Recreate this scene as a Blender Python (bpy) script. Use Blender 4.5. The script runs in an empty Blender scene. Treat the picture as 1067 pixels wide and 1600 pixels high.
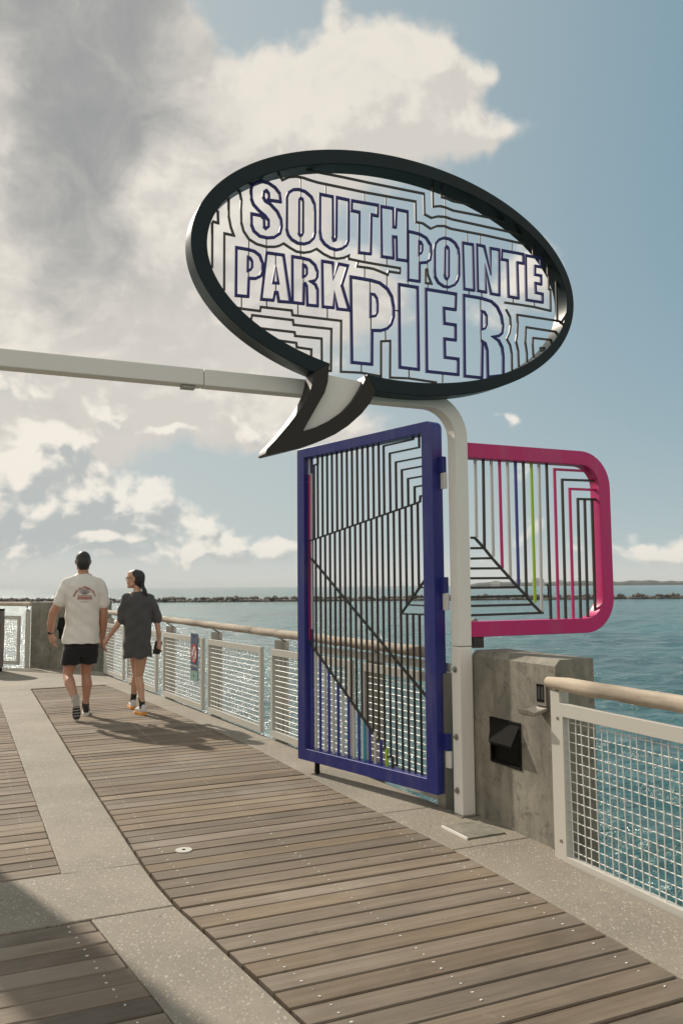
import bpy, bmesh, math, random
import numpy as np
from mathutils import Vector, Matrix
random.seed(7); np.random.seed(7)
R = math.radians
scene = bpy.context.scene
COL = scene.collection

# ---------------------------------------------------------------- camera
cam = bpy.data.cameras.new('camera'); cam_o = bpy.data.objects.new('camera', cam); COL.objects.link(cam_o)
cam.sensor_fit = 'VERTICAL'; cam.sensor_height = 36.0; cam.lens = 29.25
cam.clip_start = 0.05; cam.clip_end = 30000
_p, _r = math.atan(115.5/1300), R(0.45)
_f = Vector((0, math.cos(_p), math.sin(_p))); _u0 = Vector((0, -math.sin(_p), math.cos(_p))); _r0 = Vector((1, 0, 0))
_rt = math.cos(_r)*_r0 - math.sin(_r)*_u0; _up = math.cos(_r)*_u0 + math.sin(_r)*_r0
cam_o.matrix_world = Matrix(((_rt.x, _up.x, -_f.x, 0), (_rt.y, _up.y, -_f.y, 0), (_rt.z, _up.z, -_f.z, 1.5), (0, 0, 0, 1)))
scene.camera = cam_o

# ---------------------------------------------------------------- light
SUN_AZ, SUN_EL = R(-41), R(34)
sund = Vector((math.sin(SUN_AZ)*math.cos(SUN_EL), math.cos(SUN_AZ)*math.cos(SUN_EL), math.sin(SUN_EL)))
sl = bpy.data.lights.new('sun', 'SUN'); sl.energy = 4.3; sl.angle = R(.9); sl.color = (1.0, .91, .78)
so = bpy.data.objects.new('sun', sl); COL.objects.link(so); so.rotation_euler = (-sund).to_track_quat('-Z', 'Y').to_euler()
so.location = (-20, 20, 30)
vs = scene.view_settings; vs.view_transform = 'Standard'; vs.look = 'None'; vs.exposure = 0.20; vs.gamma = 1.0; vs.use_curve_mapping = False
scene.cycles.max_bounces = 6; scene.cycles.transparent_max_bounces = 8; scene.cycles.volume_bounces = 0

# ---------------------------------------------------------------- node helpers
def nd(nt, t, **kw):
    n = nt.nodes.new(t)
    for k, v in kw.items(): setattr(n, k, v)
    return n
def setin(nt, sock, v):
    if isinstance(v, bpy.types.NodeSocket): nt.links.new(v, sock)
    elif v is not None: sock.default_value = v
def mth(nt, op, a, b=None, c=None, clamp=False):
    n = nd(nt, 'ShaderNodeMath', operation=op, use_clamp=clamp)
    for s, v in zip(n.inputs, (a, b, c)): setin(nt, s, v)
    return n.outputs[0]
def vmth(nt, op, a, b=None, out=0):
    n = nd(nt, 'ShaderNodeVectorMath', operation=op)
    setin(nt, n.inputs[0], a); setin(nt, n.inputs[1], b)
    return n.outputs[out]
def mixc(nt, f, a, b, mode='MIX'):
    n = nd(nt, 'ShaderNodeMix', data_type='RGBA', blend_type=mode)
    setin(nt, n.inputs[0], f)
    for s, v in ((n.inputs[6], a), (n.inputs[7], b)):
        if isinstance(v, tuple) and len(v) == 3: v = (*v, 1)
        setin(nt, s, v)
    return n.outputs[2]
def smooth(nt, v, a, b, lo=0.0, hi=1.0):
    n = nd(nt, 'ShaderNodeMapRange', interpolation_type='SMOOTHSTEP')
    setin(nt, n.inputs[0], v)
    for i, x in ((1, a), (2, b), (3, lo), (4, hi)): n.inputs[i].default_value = x
    return n.outputs[0]
def noise(nt, vec, scale, detail=4, rough=.5, dist=0.0, w=None, lac=2.0):
    n = nd(nt, 'ShaderNodeTexNoise', noise_dimensions='4D' if w is not None else '3D')
    setin(nt, n.inputs['Vector'], vec); n.inputs['Scale'].default_value = scale; n.inputs['Detail'].default_value = detail
    n.inputs['Roughness'].default_value = rough; n.inputs['Distortion'].default_value = dist; n.inputs['Lacunarity'].default_value = lac
    if w is not None: setin(nt, n.inputs['W'], w)
    return n.outputs['Fac']
def mapping(nt, vec, scale=(1, 1, 1), loc=(0, 0, 0), rot=(0, 0, 0)):
    n = nd(nt, 'ShaderNodeMapping'); setin(nt, n.inputs[0], vec)
    n.inputs[1].default_value = loc; n.inputs[2].default_value = rot; n.inputs[3].default_value = scale
    return n.outputs[0]

# ---------------------------------------------------------------- sky: Nishita air with procedural clouds, by direction (azimuth, elevation)
CLOUD = .88
world = bpy.data.worlds.new('World'); scene.world = world; world.use_nodes = True
def cloud_group():
    g = bpy.data.node_groups.new('cloud_density', 'ShaderNodeTree')
    g.interface.new_socket('AE', in_out='INPUT', socket_type='NodeSocketVector')
    g.interface.new_socket('Soft', in_out='OUTPUT', socket_type='NodeSocketFloat')
    g.interface.new_socket('Puff', in_out='OUTPUT', socket_type='NodeSocketFloat')
    g.interface.new_socket('Dark', in_out='OUTPUT', socket_type='NodeSocketFloat')
    gi = nd(g, 'NodeGroupInput'); go = nd(g, 'NodeGroupOutput')
    ae = gi.outputs[0]
    # gentle domain warp
    wn = nd(g, 'ShaderNodeTexNoise'); setin(g, wn.inputs['Vector'], ae); wn.inputs['Scale'].default_value = 7; wn.inputs['Detail'].default_value = 5
    wv = vmth(g, 'SUBTRACT', wn.outputs['Color'], (.5, .5, .5)); wv = vmth(g, 'MULTIPLY', wv, (.12, .09, 0))
    p = vmth(g, 'ADD', ae, wv)
    def blobs(tab):
        tot = None
        for (az, el, ra, re, rot, wgt) in tab:
            q = vmth(g, 'SUBTRACT', p, (az, el, 0))
            q = mapping(g, q, rot=(0, 0, -rot)); q = vmth(g, 'MULTIPLY', q, (1/ra, 1/re, 0))
            l = vmth(g, 'DOT_PRODUCT', q, q, out=1)
            b = mth(g, 'MULTIPLY', mth(g, 'EXPONENT', mth(g, 'MULTIPLY', l, -1.0)), wgt)
            tot = b if tot is None else mth(g, 'ADD', tot, b)
        return tot
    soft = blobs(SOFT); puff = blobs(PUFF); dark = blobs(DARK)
    n1 = noise(g, mapping(g, ae, scale=(1, 1.5, 1)), 6.5, 10, .62, .45)
    n3 = noise(g, mapping(g, p, scale=(1, 1.2, 1), loc=(7, 2, 0)), 11, 10, .66, .5)
    n2 = noise(g, mapping(g, ae, scale=(1, 1.55, 1), loc=(3.1, 1.7, 0)), 15, 9, .62, .2)
    vo = nd(g, 'ShaderNodeTexVoronoi', feature='F1'); setin(g, vo.inputs['Vector'], mapping(g, p, scale=(1, 1.35, 1))); vo.inputs['Scale'].default_value = 21; vo.inputs['Detail'].default_value = 2; vo.inputs['Roughness'].default_value = .55
    bil = mth(g, 'SUBTRACT', .42, vo.outputs['Distance'])
    q = mth(g, 'ADD', puff, mth(g, 'ADD', mth(g, 'MULTIPLY', bil, .95), mth(g, 'MULTIPLY', mth(g, 'SUBTRACT', n2, .5), 1.3)))
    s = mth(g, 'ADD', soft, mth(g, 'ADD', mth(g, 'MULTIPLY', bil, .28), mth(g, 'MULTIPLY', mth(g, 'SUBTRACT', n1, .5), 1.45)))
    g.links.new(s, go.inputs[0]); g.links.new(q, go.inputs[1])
    g.links.new(mth(g, 'ADD', dark, mth(g, 'MULTIPLY', mth(g, 'SUBTRACT', n3, .5), 1.1)), go.inputs[2])
    return g
# azimuth, elevation, half widths, tilt, weight (radians)
SOFT = [(-.44, .66, .25, .24, 0, 1.6), (-.36, .50, .17, .20, 0, 1.5), (-.66, .45, .30, .40, 0, 1.5), (-.40, .33, .24, .12, 0, 1.3), (-.24, .36, .14, .10, 0, 1.0), (-.09, .50, .12, .075, .1, 1.25),
        (.03, .56, .12, .060, .1, 1.6), (.11, .565, .05, .04, 0, .9), (.155, .515, .075, .020, .0, 1.1), (.19, .575, .02, .012, .5, .6), (.0, .665, .018, .06, -.3, .8), (.04, .505, .16, .04, 0, .9),
        (-.10, .33, .15, .10, 0, 1.0), (.04, .35, .06, .05, 0, .6), (.235, .375, .04, .035, 0, .85), (.17, .32, .06, .03, 0, .55), (-.13, .195, .12, .05, .0, 1.0), (.0, .185, .10, .04, 0, .7), (-.42, .23, .15, .08, 0, 1.5), (-.30, .235, .08, .045, -.2, .9), (-.36, .165, .12, .05, -.1, .9), (-.95, .6, .4, .4, 0, 1.4), (.75, .32, .3, .07, 0, .8), (2.2, .6, 1.0, .6, 0, 1.5), (-2.2, .5, .8, .6, 0, 1.5), (3.0, .5, .8, .6, 0, 1.3), (-3.0, .6, .8, .6, 0, 1.3),  # wide clouds behind the camera are unseen, added for brighter, warmer fill
        (-.13, .69, .10, .075, -.3, -1.5), (.12, .28, .10, .03, 0, -.3), (-.22, .145, .05, .04, 0, -.5)]
DARK = [(-.36, .58, .13, .16, .2, .70), (-.24, .62, .08, .13, 0, .55), (-.33, .42, .10, .11, 0, .50), (-.47, .68, .12, .10, 0, .4), (-.19, .50, .08, .05, 0, .45), (-.28, .36, .12, .05, 0, .22), (-.70, .55, .2, .2, 0, .5), (.02, .33, .10, .05, 0, .2), (-.10, .36, .12, .06, 0, .2),
        (-.205, .462, .05, .04, 0, -.9), (-.405, .52, .025, .12, 0, -.35), (-.40, .36, .05, .05, 0, -.3)]
PUFF = [(-.41, .110, .09, .050, 0, 1.35), (-.33, .085, .10, .040, -.05, 1.1), (-.335, .150, .05, .028, -.4, .95), (-.30, .110, .05, .045, 0, .6), (-.245, .100, .055, .036, -.3, .9), (-.205, .110, .028, .022, -.2, .9), (-.265, .058, .034, .006, 0, 1.2), (-.15, .068, .050, .034, -.4, 1.15), (-.12, .05, .03, .018, -.2, .5), (-.06, .05, .03, .016, 0, .95), (-.55, .13, .12, .07, 0, 1.2), (-.25, .040, .17, .020, 0, .85),
        (-.38, .215, .07, .05, -.3, .9), (-.28, .20, .045, .035, -.6, .8), (-.215, .176, .038, .006, 0, 1.0), (-.085, .185, .075, .028, .1, .9), (-.02, .155, .03, .012, 0, .5),
        (.172, .192, .012, .008, 0, 1.05), (.198, .192, .013, .011, 0, 1.1), (.335, .034, .03, .026, 0, 1.25), (.40, .034, .04, .03, 0, 1.2), (.20, .05, .06, .022, 0, .85), (.195, .125, .045, .022, 0, .85), (.24, .375, .03, .02, 0, .5), (.7, .06, .25, .05, 0, .9), (-.9, .07, .2, .06, 0, .9)]
wt = world.node_tree; wt.nodes.clear()
world.cycles.sampling_method = 'MANUAL'; world.cycles.sample_map_resolution = 512
wout = nd(wt, 'ShaderNodeOutputWorld'); bg = nd(wt, 'ShaderNodeBackground'); wt.links.new(bg.outputs[0], wout.inputs[0])
SKY_STR = 0.085
bg.inputs[1].default_value = SKY_STR
sky = nd(wt, 'ShaderNodeTexSky', sky_type='NISHITA'); sky.sun_disc = False; sky.sun_elevation = SUN_EL; sky.sun_rotation = SUN_AZ
sky.air_density = 1.0; sky.dust_density = 2.2; sky.ozone_density = 1.6; sky.altitude = 5
tc = nd(wt, 'ShaderNodeTexCoord'); dirv = tc.outputs['Generated']
sx = nd(wt, 'ShaderNodeSeparateXYZ'); wt.links.new(dirv, sx.inputs[0])
azn = mth(wt, 'ARCTAN2', sx.outputs[0], sx.outputs[1]); eln = mth(wt, 'ARCSINE', sx.outputs[2])
cmb = nd(wt, 'ShaderNodeCombineXYZ'); setin(wt, cmb.inputs[0], azn); setin(wt, cmb.inputs[1], eln); AE = cmb.outputs[0]
cg = cloud_group()
def cg_at(vec):
    n = nd(wt, 'ShaderNodeGroup'); n.node_tree = cg; setin(wt, n.inputs[0], vec); return n.outputs
s0, p0, d0 = cg_at(AE)
s1, p1, _ = cg_at(vmth(wt, 'ADD', AE, (-.011, .014, 0)))
K = CLOUD/SKY_STR
def kc(c): return tuple(x*K for x in c)
# sky base: Nishita greyed by thin high veil, paler towards the horizon and towards the sun
hz = mth(wt, 'EXPONENT', mth(wt, 'MULTIPLY', mth(wt, 'ABSOLUTE', eln), -4.4))
base = mixc(wt, .80, sky.outputs[0], kc((.090, .262, .365)))
sunw = smooth(wt, vmth(wt, 'DOT_PRODUCT', dirv, tuple(sund), out=1), .35, 1.0)
base = mixc(wt, mth(wt, 'MULTIPLY', hz, .92), base, kc((.52, .60, .60)))
base = mixc(wt, mth(wt, 'MULTIPLY', sunw, .5), base, kc((.70, .68, .62)))
# broad soft cloud: grey where thick, cream where it thins towards the sun
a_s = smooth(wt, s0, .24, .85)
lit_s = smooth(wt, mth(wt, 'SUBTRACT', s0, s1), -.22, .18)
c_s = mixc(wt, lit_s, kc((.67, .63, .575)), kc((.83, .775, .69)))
c_s = mixc(wt, smooth(wt, d0, -.05, 1.15), c_s, kc((.315, .32, .32)))
# cumulus banks: bright crowns, blue grey bases
a_p = smooth(wt, p0, .10, .72)
lit_p = smooth(wt, mth(wt, 'SUBTRACT', mth(wt, 'SUBTRACT', p0, p1), smooth(wt, p0, .6, 1.6, 0, .25)), -.42, .26)
c_p = mixc(wt, lit_p, kc((.47, .50, .495)), kc((.93, .87, .775)))
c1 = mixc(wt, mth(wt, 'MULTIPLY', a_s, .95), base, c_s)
c2 = mixc(wt, mth(wt, 'MULTIPLY', a_p, .88), c1, c_p)
fin = mixc(wt, smooth(wt, eln, -.01, .055, .70, 0), c2, kc((.70, .66, .59)))
wt.links.new(fin, bg.inputs[0])

# ---------------------------------------------------------------- mesh helpers
TH = R(24.5)
U = Vector((math.cos(TH), math.sin(TH), 0)); V = Vector((-math.sin(TH), math.cos(TH), 0))
def P3(s, t, z=0.0): return U*s + V*t + Vector((0, 0, z))   # pier frame: s across, t along, z up

class MB:
    def __init__(self): self.v = []; self.f = []
    def add(self, vs, fs):
        n = len(self.v); self.v += [tuple(map(float, x)) for x in vs]; self.f += [tuple(i+n for i in f) for f in fs]; return self
    def box(self, x0, x1, y0, y1, z0, z1):
        return self.add([(x0,y0,z0),(x1,y0,z0),(x1,y1,z0),(x0,y1,z0),(x0,y0,z1),(x1,y0,z1),(x1,y1,z1),(x0,y1,z1)],
                        [(0,3,2,1),(4,5,6,7),(0,1,5,4),(1,2,6,5),(2,3,7,6),(3,0,4,7)])
    def prism(self, poly, z0, z1):      # convex or simple polygon in xy (counter-clockwise), extruded in z
        n = len(poly)
        return self.add([(x,y,z0) for x,y in poly]+[(x,y,z1) for x,y in poly],
                        [tuple(range(n-1,-1,-1)), tuple(range(n,2*n))]+[(i,(i+1)%n,(i+1)%n+n,i+n) for i in range(n)])
    def prism_xz(self, poly, y0, y1):
        n = len(poly)
        return self.add([(x,y0,z) for x,z in poly]+[(x,y1,z) for x,z in poly],
                        [tuple(range(n)), tuple(range(2*n-1,n-1,-1))]+[((i+1)%n,i,i+n,(i+1)%n+n) for i in range(n)])
    def prism_yz(self, poly, x0, x1):
        n = len(poly)
        return self.add([(x0,y,z) for y,z in poly]+[(x1,y,z) for y,z in poly],
                        [tuple(range(n-1,-1,-1)), tuple(range(n,2*n))]+[(i,(i+1)%n,(i+1)%n+n,i+n) for i in range(n)])
    def loft(self, rings, caps=True):   # rings: lists of 3d points, same count
        n = len(rings[0]); vs = [p for r in rings for p in r]; fs = []
        for k in range(len(rings)-1):
            for i in range(n):
                j = (i+1) % n; fs.append((k*n+i, k*n+j, (k+1)*n+j, (k+1)*n+i))
        if caps: fs.append(tuple(range(n-1,-1,-1))); m = (len(rings)-1)*n; fs.append(tuple(range(m, m+n)))
        return self.add(vs, fs)
    def tube(self, pts, r, n=8, caps=True):
        pts = [Vector(p) for p in pts]; rr = r if isinstance(r, (list, tuple)) else [r]*len(pts); rings = []
        ref = None
        for i, p in enumerate(pts):
            d = (pts[min(i+1, len(pts)-1)]-pts[max(i-1, 0)]).normalized()
            if ref is None: ref = Vector((0,0,1)) if abs(d.z) < .9 else Vector((1,0,0))
            a = d.cross(ref).normalized(); b = a.cross(d).normalized(); ref = b
            rings.append([tuple(p+(a*math.cos(2*math.pi*k/n)-b*math.sin(2*math.pi*k/n))*-rr[i]) for k in range(n)])
        return self.loft(rings, caps)
    def strip(self, pts, w, y0, y1, closed=False):   # mitred flat bar following a line in the xz plane
        P = [np.array(p, float) for p in pts]; n = len(P); L = []; Rr = []
        def nrm(a, b): d = b-a; d = d/(np.hypot(*d)+1e-9); return np.array([-d[1], d[0]])
        for i in range(n):
            if closed or 0 < i < n-1:
                n1 = nrm(P[i-1], P[i]); n2 = nrm(P[i], P[(i+1) % n]); m = n1+n2; q = m@m
                m = m/max(q, .5)*2*.5*2/2 if q > .01 else n1
                m = (n1+n2)/max((1+n1@n2), .35)
            else: m = nrm(P[i], P[i+1]) if i == 0 else nrm(P[i-1], P[i])
            L.append(P[i]+m*w/2); Rr.append(P[i]-m*w/2)
        vs = []
        for l, r in zip(L, Rr): vs += [(l[0],y0,l[1]),(r[0],y0,r[1]),(r[0],y1,r[1]),(l[0],y1,l[1])]
        fs = []; m = n if closed else n-1
        for i in range(m):
            a, b = 4*i, 4*((i+1) % n)
            fs += [(a+0,b+0,b+1,a+1),(a+1,b+1,b+2,a+2),(a+2,b+2,b+3,a+3),(a+3,b+3,b+0,a+0)]
        if not closed: fs += [(0,1,2,3),(4*n-4,4*n-1,4*n-2,4*n-3)]
        return self.add(vs, fs)
    def ring_xz(self, outer, inner, y0, y1):   # frame between two loops of the same length
        n = len(outer)
        vs = [(x,y0,z) for x,z in outer]+[(x,y0,z) for x,z in inner]+[(x,y1,z) for x,z in outer]+[(x,y1,z) for x,z in inner]; fs = []
        for i in range(n):
            j = (i+1) % n
            fs += [(i,j,n+j,n+i),(2*n+j,2*n+i,3*n+i,3*n+j),(j,i,2*n+i,2*n+j),(n+i,n+j,3*n+j,3*n+i)]
        return self.add(vs, fs)
    def sphere(self, c, r, nu=12, nv=8, sc=(1,1,1)):
        rings = []
        for k in range(1, nv):
            a = math.pi*k/nv
            rings.append([(c[0]+r*sc[0]*math.sin(a)*math.cos(2*math.pi*i/nu), c[1]+r*sc[1]*math.sin(a)*math.sin(2*math.pi*i/nu), c[2]-r*sc[2]*math.cos(a)) for i in range(nu)])
        return self.loft(rings)
    def mesh(self, name, smooth_deg=None):
        me = bpy.data.meshes.new(name); me.from_pydata(self.v, [], self.f); me.update()
        bm = bmesh.new(); bm.from_mesh(me); bmesh.ops.recalc_face_normals(bm, faces=bm.faces); bm.to_mesh(me); bm.free()
        if smooth_deg:
            for p in me.polygons: p.use_smooth = True
            me.set_sharp_from_angle(angle=R(smooth_deg))
        return me
def rrect(x0, x1, z0, z1, rs, n=6):   # radii: bl, br, tr, tl
    out = []
    for (cx, cz, a0), r in zip(((x0,z0,180),(x1,z0,270),(x1,z1,0),(x0,z1,90)), rs):
        sx = 1 if cx == x0 else -1; sz = 1 if cz == z0 else -1
        for k in range(n+1):
            a = R(a0+90*k/n); out.append((cx+sx*r+r*math.cos(a), cz+sz*r+r*math.sin(a)))
    return out
def empty(name, label, cat, loc, rot=0.0, group=None):
    o = bpy.data.objects.new(name, None); COL.objects.link(o); o.location = loc; o.rotation_euler = (0, 0, rot); o.empty_display_size = .2
    o['label'] = label; o['category'] = cat
    if group: o['group'] = group
    return o
def link(name, me, m, parent=None, label=None, kind=None):
    o = bpy.data.objects.new(name, me); COL.objects.link(o)
    if m is not None and not me.materials: me.materials.append(m)
    if parent is not None: o.parent = parent
    if label: o['label'] = label
    if kind: o['kind'] = kind
    return o
def part(name, mb, m, parent, label=None, kind=None, sm=None, bev=0.0, loc=None):
    o = link(name, mb.mesh(name, sm), m, parent, label, kind)
    if loc is not None: o.location = loc
    if bev:
        b = o.modifiers.new('bevel', 'BEVEL'); b.width = bev; b.segments = 2; b.limit_method = 'ANGLE'; b.angle_limit = R(40)
    return o
def tag(o, label=None, cat=None, group=None, kind=None):
    for k, v in (('label', label), ('category', cat), ('group', group), ('kind', kind)):
        if v: o[k] = v
    return o
def copy_tree(o, parent=None):
    c = o.copy(); COL.objects.link(c); c.parent = parent
    for ch in o.children: copy_tree(ch, c)
    return c

# ---------------------------------------------------------------- materials
def mat(name):
    m = bpy.data.materials.new(name); m.use_nodes = True; nt = m.node_tree; b = nt.nodes['Principled BSDF']
    return m, nt, b
def objco(nt):
    return nd(nt, 'ShaderNodeTexCoord').outputs['Object']
def bump(nt, b, h, strength=.3, dist=.01):
    n = nd(nt, 'ShaderNodeBump'); n.inputs['Strength'].default_value = strength; n.inputs['Distance'].default_value = dist
    setin(nt, n.inputs['Height'], h); nt.links.new(n.outputs[0], b.inputs['Normal'])
def paint(name, col, rough=.4, var=.12, metal=0.0, grime=.0, coat=0.0, spec=.5, wear=0.0):
    m, nt, b = mat(name); co = objco(nt); b.inputs['Specular IOR Level'].default_value = spec
    n = noise(nt, co, 2.5, 5, .6); n2 = noise(nt, co, 60, 3, .6)
    f = mth(nt, 'ADD', mth(nt, 'MULTIPLY', mth(nt, 'SUBTRACT', n, .5), 2*var), 1.0)
    c = mixc(nt, 1.0, (*col, 1), mixc(nt, 0, (1,1,1), (1,1,1)), 'MIX')
    hs = nd(nt, 'ShaderNodeHueSaturation'); hs.inputs['Color'].default_value = (*col, 1); setin(nt, hs.inputs['Value'], f)
    c = hs.outputs[0]
    if grime: c = mixc(nt, smooth(nt, n, .52, .75, 0, grime), c, (.10, .085, .065))
    if wear:
        geo = nd(nt, 'ShaderNodeNewGeometry').outputs['Position']
        sc_ = noise(nt, mapping(nt, geo, scale=(9, 9, 60), rot=(.5, .2, .3)), 1.0, 3, .6, .8); c = mixc(nt, smooth(nt, sc_, .70, .74, 0, wear), c, (.35,.33,.33))
        du = noise(nt, mapping(nt, geo, scale=(7, 7, 1.5)), 1.0, 6, .65); c = mixc(nt, smooth(nt, du, .45, .75, 0, wear*.5), c, (.30,.27,.25))
    nt.links.new(c, b.inputs['Base Color'])
    setin(nt, b.inputs['Roughness'], mth(nt, 'ADD', rough-.08, mth(nt, 'MULTIPLY', n, .16)))
    b.inputs['Metallic'].default_value = metal; b.inputs['Coat Weight'].default_value = coat
    bump(nt, b, n2, .06, .002)
    return m
M = {}
M['white'] = paint('white_paint', (.79,.765,.715), .45, .05, grime=.10)
M['ring'] = paint('dark_teal_paint', (.005,.018,.0205), .38, .2, spec=.22)
M['tail'] = paint('worn_black_paint', (.026,.021,.016), .45, .3, spec=.3)
M['black'] = paint('black_paint', (.036,.032,.026), .42, .2, spec=.5)
M['navy'] = paint('navy_paint', (.024,.030,.205), .40, .14, spec=.4, wear=.35)
M['letter'] = paint('letter_blue_paint', (.032,.034,.165), .55, .12, spec=.3)
M['light'] = paint('light_grey_paint', (.56,.54,.52), .45, .06)
M['pink'] = paint('magenta_paint', (.56,.016,.155), .40, .10, wear=.3)
M['green'] = paint('lime_paint', (.36,.55,.03), .4, .06)
M['cyan'] = paint('cyan_paint', (.03,.30,.46), .4, .06)
M['blue'] = paint('blue_paint', (.045,.045,.26), .4, .08)
M['fence'] = paint('fence_grey_paint', (.52,.50,.445), .5, .06, grime=.12)
M['wire'] = paint('galvanised_wire', (.68,.67,.63), .5, .08)
M['steel'] = paint('dull_steel', (.30,.28,.25), .4, .2, metal=.7)
M['darkbox'] = paint('dark_bronze', (.016,.015,.013), .8, .25, spec=.06)
M['rubber'] = paint('black_rubber', (.012,.012,.013), .7, .2)

def wood_mat(name, c1, c2, gl=1.0, rough=.62, spec=.16):
    m, nt, b = mat(name); co = objco(nt)
    rnd = nd(nt, 'ShaderNodeObjectInfo').outputs['Random']; w = mth(nt, 'MULTIPLY', rnd, 91.0)
    g1 = noise(nt, mapping(nt, co, scale=(1.1, 30, 10)), 1.0, 8, .68, .9, w=w)
    g2 = noise(nt, mapping(nt, co, scale=(1.1, 2.6, 2)), 1.4, 5, .6, 0, w=w)
    g3 = noise(nt, mapping(nt, co, scale=(3, 120, 30)), 1.0, 3, .6, .2, w=w)
    c = mixc(nt, smooth(nt, g1, .30, .72), c1, c2)
    c = mixc(nt, smooth(nt, g2, .45, .74, 0, .55), c, (.095,.080,.066))
    geo = nd(nt, 'ShaderNodeNewGeometry').outputs['Position']
    wr = noise(nt, geo, 1.1, 5, .62); c = mixc(nt, smooth(nt, wr, .48, .68, 0, .38), c, (.30,.258,.205))
    sp_ = noise(nt, geo, 26, 4, .7); c = mixc(nt, smooth(nt, sp_, .66, .72, 0, .55), c, (.07,.058,.048)); c = mixc(nt, smooth(nt, noise(nt, mapping(nt, geo, loc=(5,3,0)), 30, 3, .7), .70, .75, 0, .6), c, (.42,.38,.32))
    c = mixc(nt, smooth(nt, g3, .58, .75, 0, .35), c, (.06,.048,.038))
    kn = noise(nt, mapping(nt, co, scale=(6, 9, 9)), 1.0, 3, .5, 0, w=w); c = mixc(nt, smooth(nt, kn, .68, .74, 0, .45), c, (.075,.055,.040))
    st = noise(nt, co, 5.5, 4, .7, .6, w=w); c = mixc(nt, smooth(nt, st, .66, .74, 0, .40), c, (.33,.30,.25))
    v = mth(nt, 'ADD', .80, mth(nt, 'MULTIPLY', rnd, .40))
    r2 = mth(nt, 'FRACT', mth(nt, 'MULTIPLY', rnd, 7.31))
    hs = nd(nt, 'ShaderNodeHueSaturation'); setin(nt, hs.inputs['Color'], c); setin(nt, hs.inputs['Value'], v); setin(nt, hs.inputs['Saturation'], mth(nt, 'ADD', .78, mth(nt, 'MULTIPLY', r2, .26)))
    nt.links.new(hs.outputs[0], b.inputs['Base Color'])
    setin(nt, b.inputs['Roughness'], mth(nt, 'ADD', rough, mth(nt, 'MULTIPLY', g2, .3)))
    b.inputs['Specular IOR Level'].default_value = spec
    bump(nt, b, mth(nt, 'ADD', g1, mth(nt, 'MULTIPLY', g3, .6)), .35, .004)
    return m
M['plank'] = wood_mat('weathered_plank', (.170,.126,.086), (.245,.190,.134))
M['rail'] = wood_mat('sunbleached_rail', (.50,.40,.295), (.68,.57,.44), rough=.72, spec=.12)
M['slat'] = wood_mat('dark_slat', (.17,.15,.13), (.24,.21,.18))

def conc_mat():
    m, nt, b = mat('shell_concrete'); geo = nd(nt, 'ShaderNodeNewGeometry').outputs['Position']
    co = geo
    n = noise(nt, co, 1.3, 6, .6); n2 = noise(nt, co, 220, 2, .6); n3 = noise(nt, co, 9, 5, .65)
    c = mixc(nt, smooth(nt, n, .3, .7), (.222,.194,.156), (.296,.260,.208))
    c = mixc(nt, smooth(nt, n3, .45, .75, 0, .35), c, (.18,.163,.134))
    wn = nd(nt, 'ShaderNodeTexNoise'); setin(nt, wn.inputs['Vector'], co); wn.inputs['Scale'].default_value = 45; wn.inputs['Detail'].default_value = 3
    wco = vmth(nt, 'ADD', co, vmth(nt, 'MULTIPLY', vmth(nt, 'SUBTRACT', wn.outputs['Color'], (.5,.5,.5)), (.018,.018,0)))
    def flecks(scale, thr, stretch, loc, rot):
        vo = nd(nt, 'ShaderNodeTexVoronoi', feature='F1', voronoi_dimensions='2D'); setin(nt, vo.inputs['Vector'], mapping(nt, wco, scale=stretch, loc=loc, rot=rot)); vo.inputs['Scale'].default_value = scale; vo.inputs['Randomness'].default_value = 1.0
        sp = nd(nt, 'ShaderNodeSeparateColor'); nt.links.new(vo.outputs['Color'], sp.inputs[0])
        size = mth(nt, 'ADD', .06, mth(nt, 'MULTIPLY', sp.outputs[0], .30))
        inside = smooth(nt, mth(nt, 'SUBTRACT', size, vo.outputs['Distance']), .0, .06)
        return mth(nt, 'MULTIPLY', inside, mth(nt, 'GREATER_THAN', sp.outputs[1], thr)), sp.outputs[2]
    f1, v1 = flecks(62, .30, (1, .45, 1), (0,0,0), (0,0,.4)); f2, v2 = flecks(105, .25, (.45, 1, 1), (4,2,0), (0,0,-.5)); f3, v3 = flecks(95, .7, (1, .6, 1), (9,5,0), (0,0,1.0))
    c = mixc(nt, mth(nt, 'MULTIPLY', f2, .5), c, (.38,.35,.28))
    c = mixc(nt, mth(nt, 'MULTIPLY', f1, .75), c, mixc(nt, v1, (.30,.268,.215), (.47,.425,.345)))
    c = mixc(nt, mth(nt, 'MULTIPLY', f3, .7), c, (.17,.15,.12))
    pit = noise(nt, co, 16, 2, .5); c = mixc(nt, smooth(nt, pit, .74, .78, 0, .7), c, (.07,.06,.05))
    nt.links.new(c, b.inputs['Base Color']); b.inputs['Roughness'].default_value = .8; b.inputs['Specular IOR Level'].default_value = .3
    bump(nt, b, mth(nt, 'ADD', n2, mth(nt, 'MULTIPLY', f1, .5)), .35, .003)
    return m
M['deck'] = conc_mat()
M['gap_shade'] = paint('gap_shade_dark', (.016,.013,.011), .9, .3, spec=.2)  # near-black colour stands in for the shade under the boards
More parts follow.
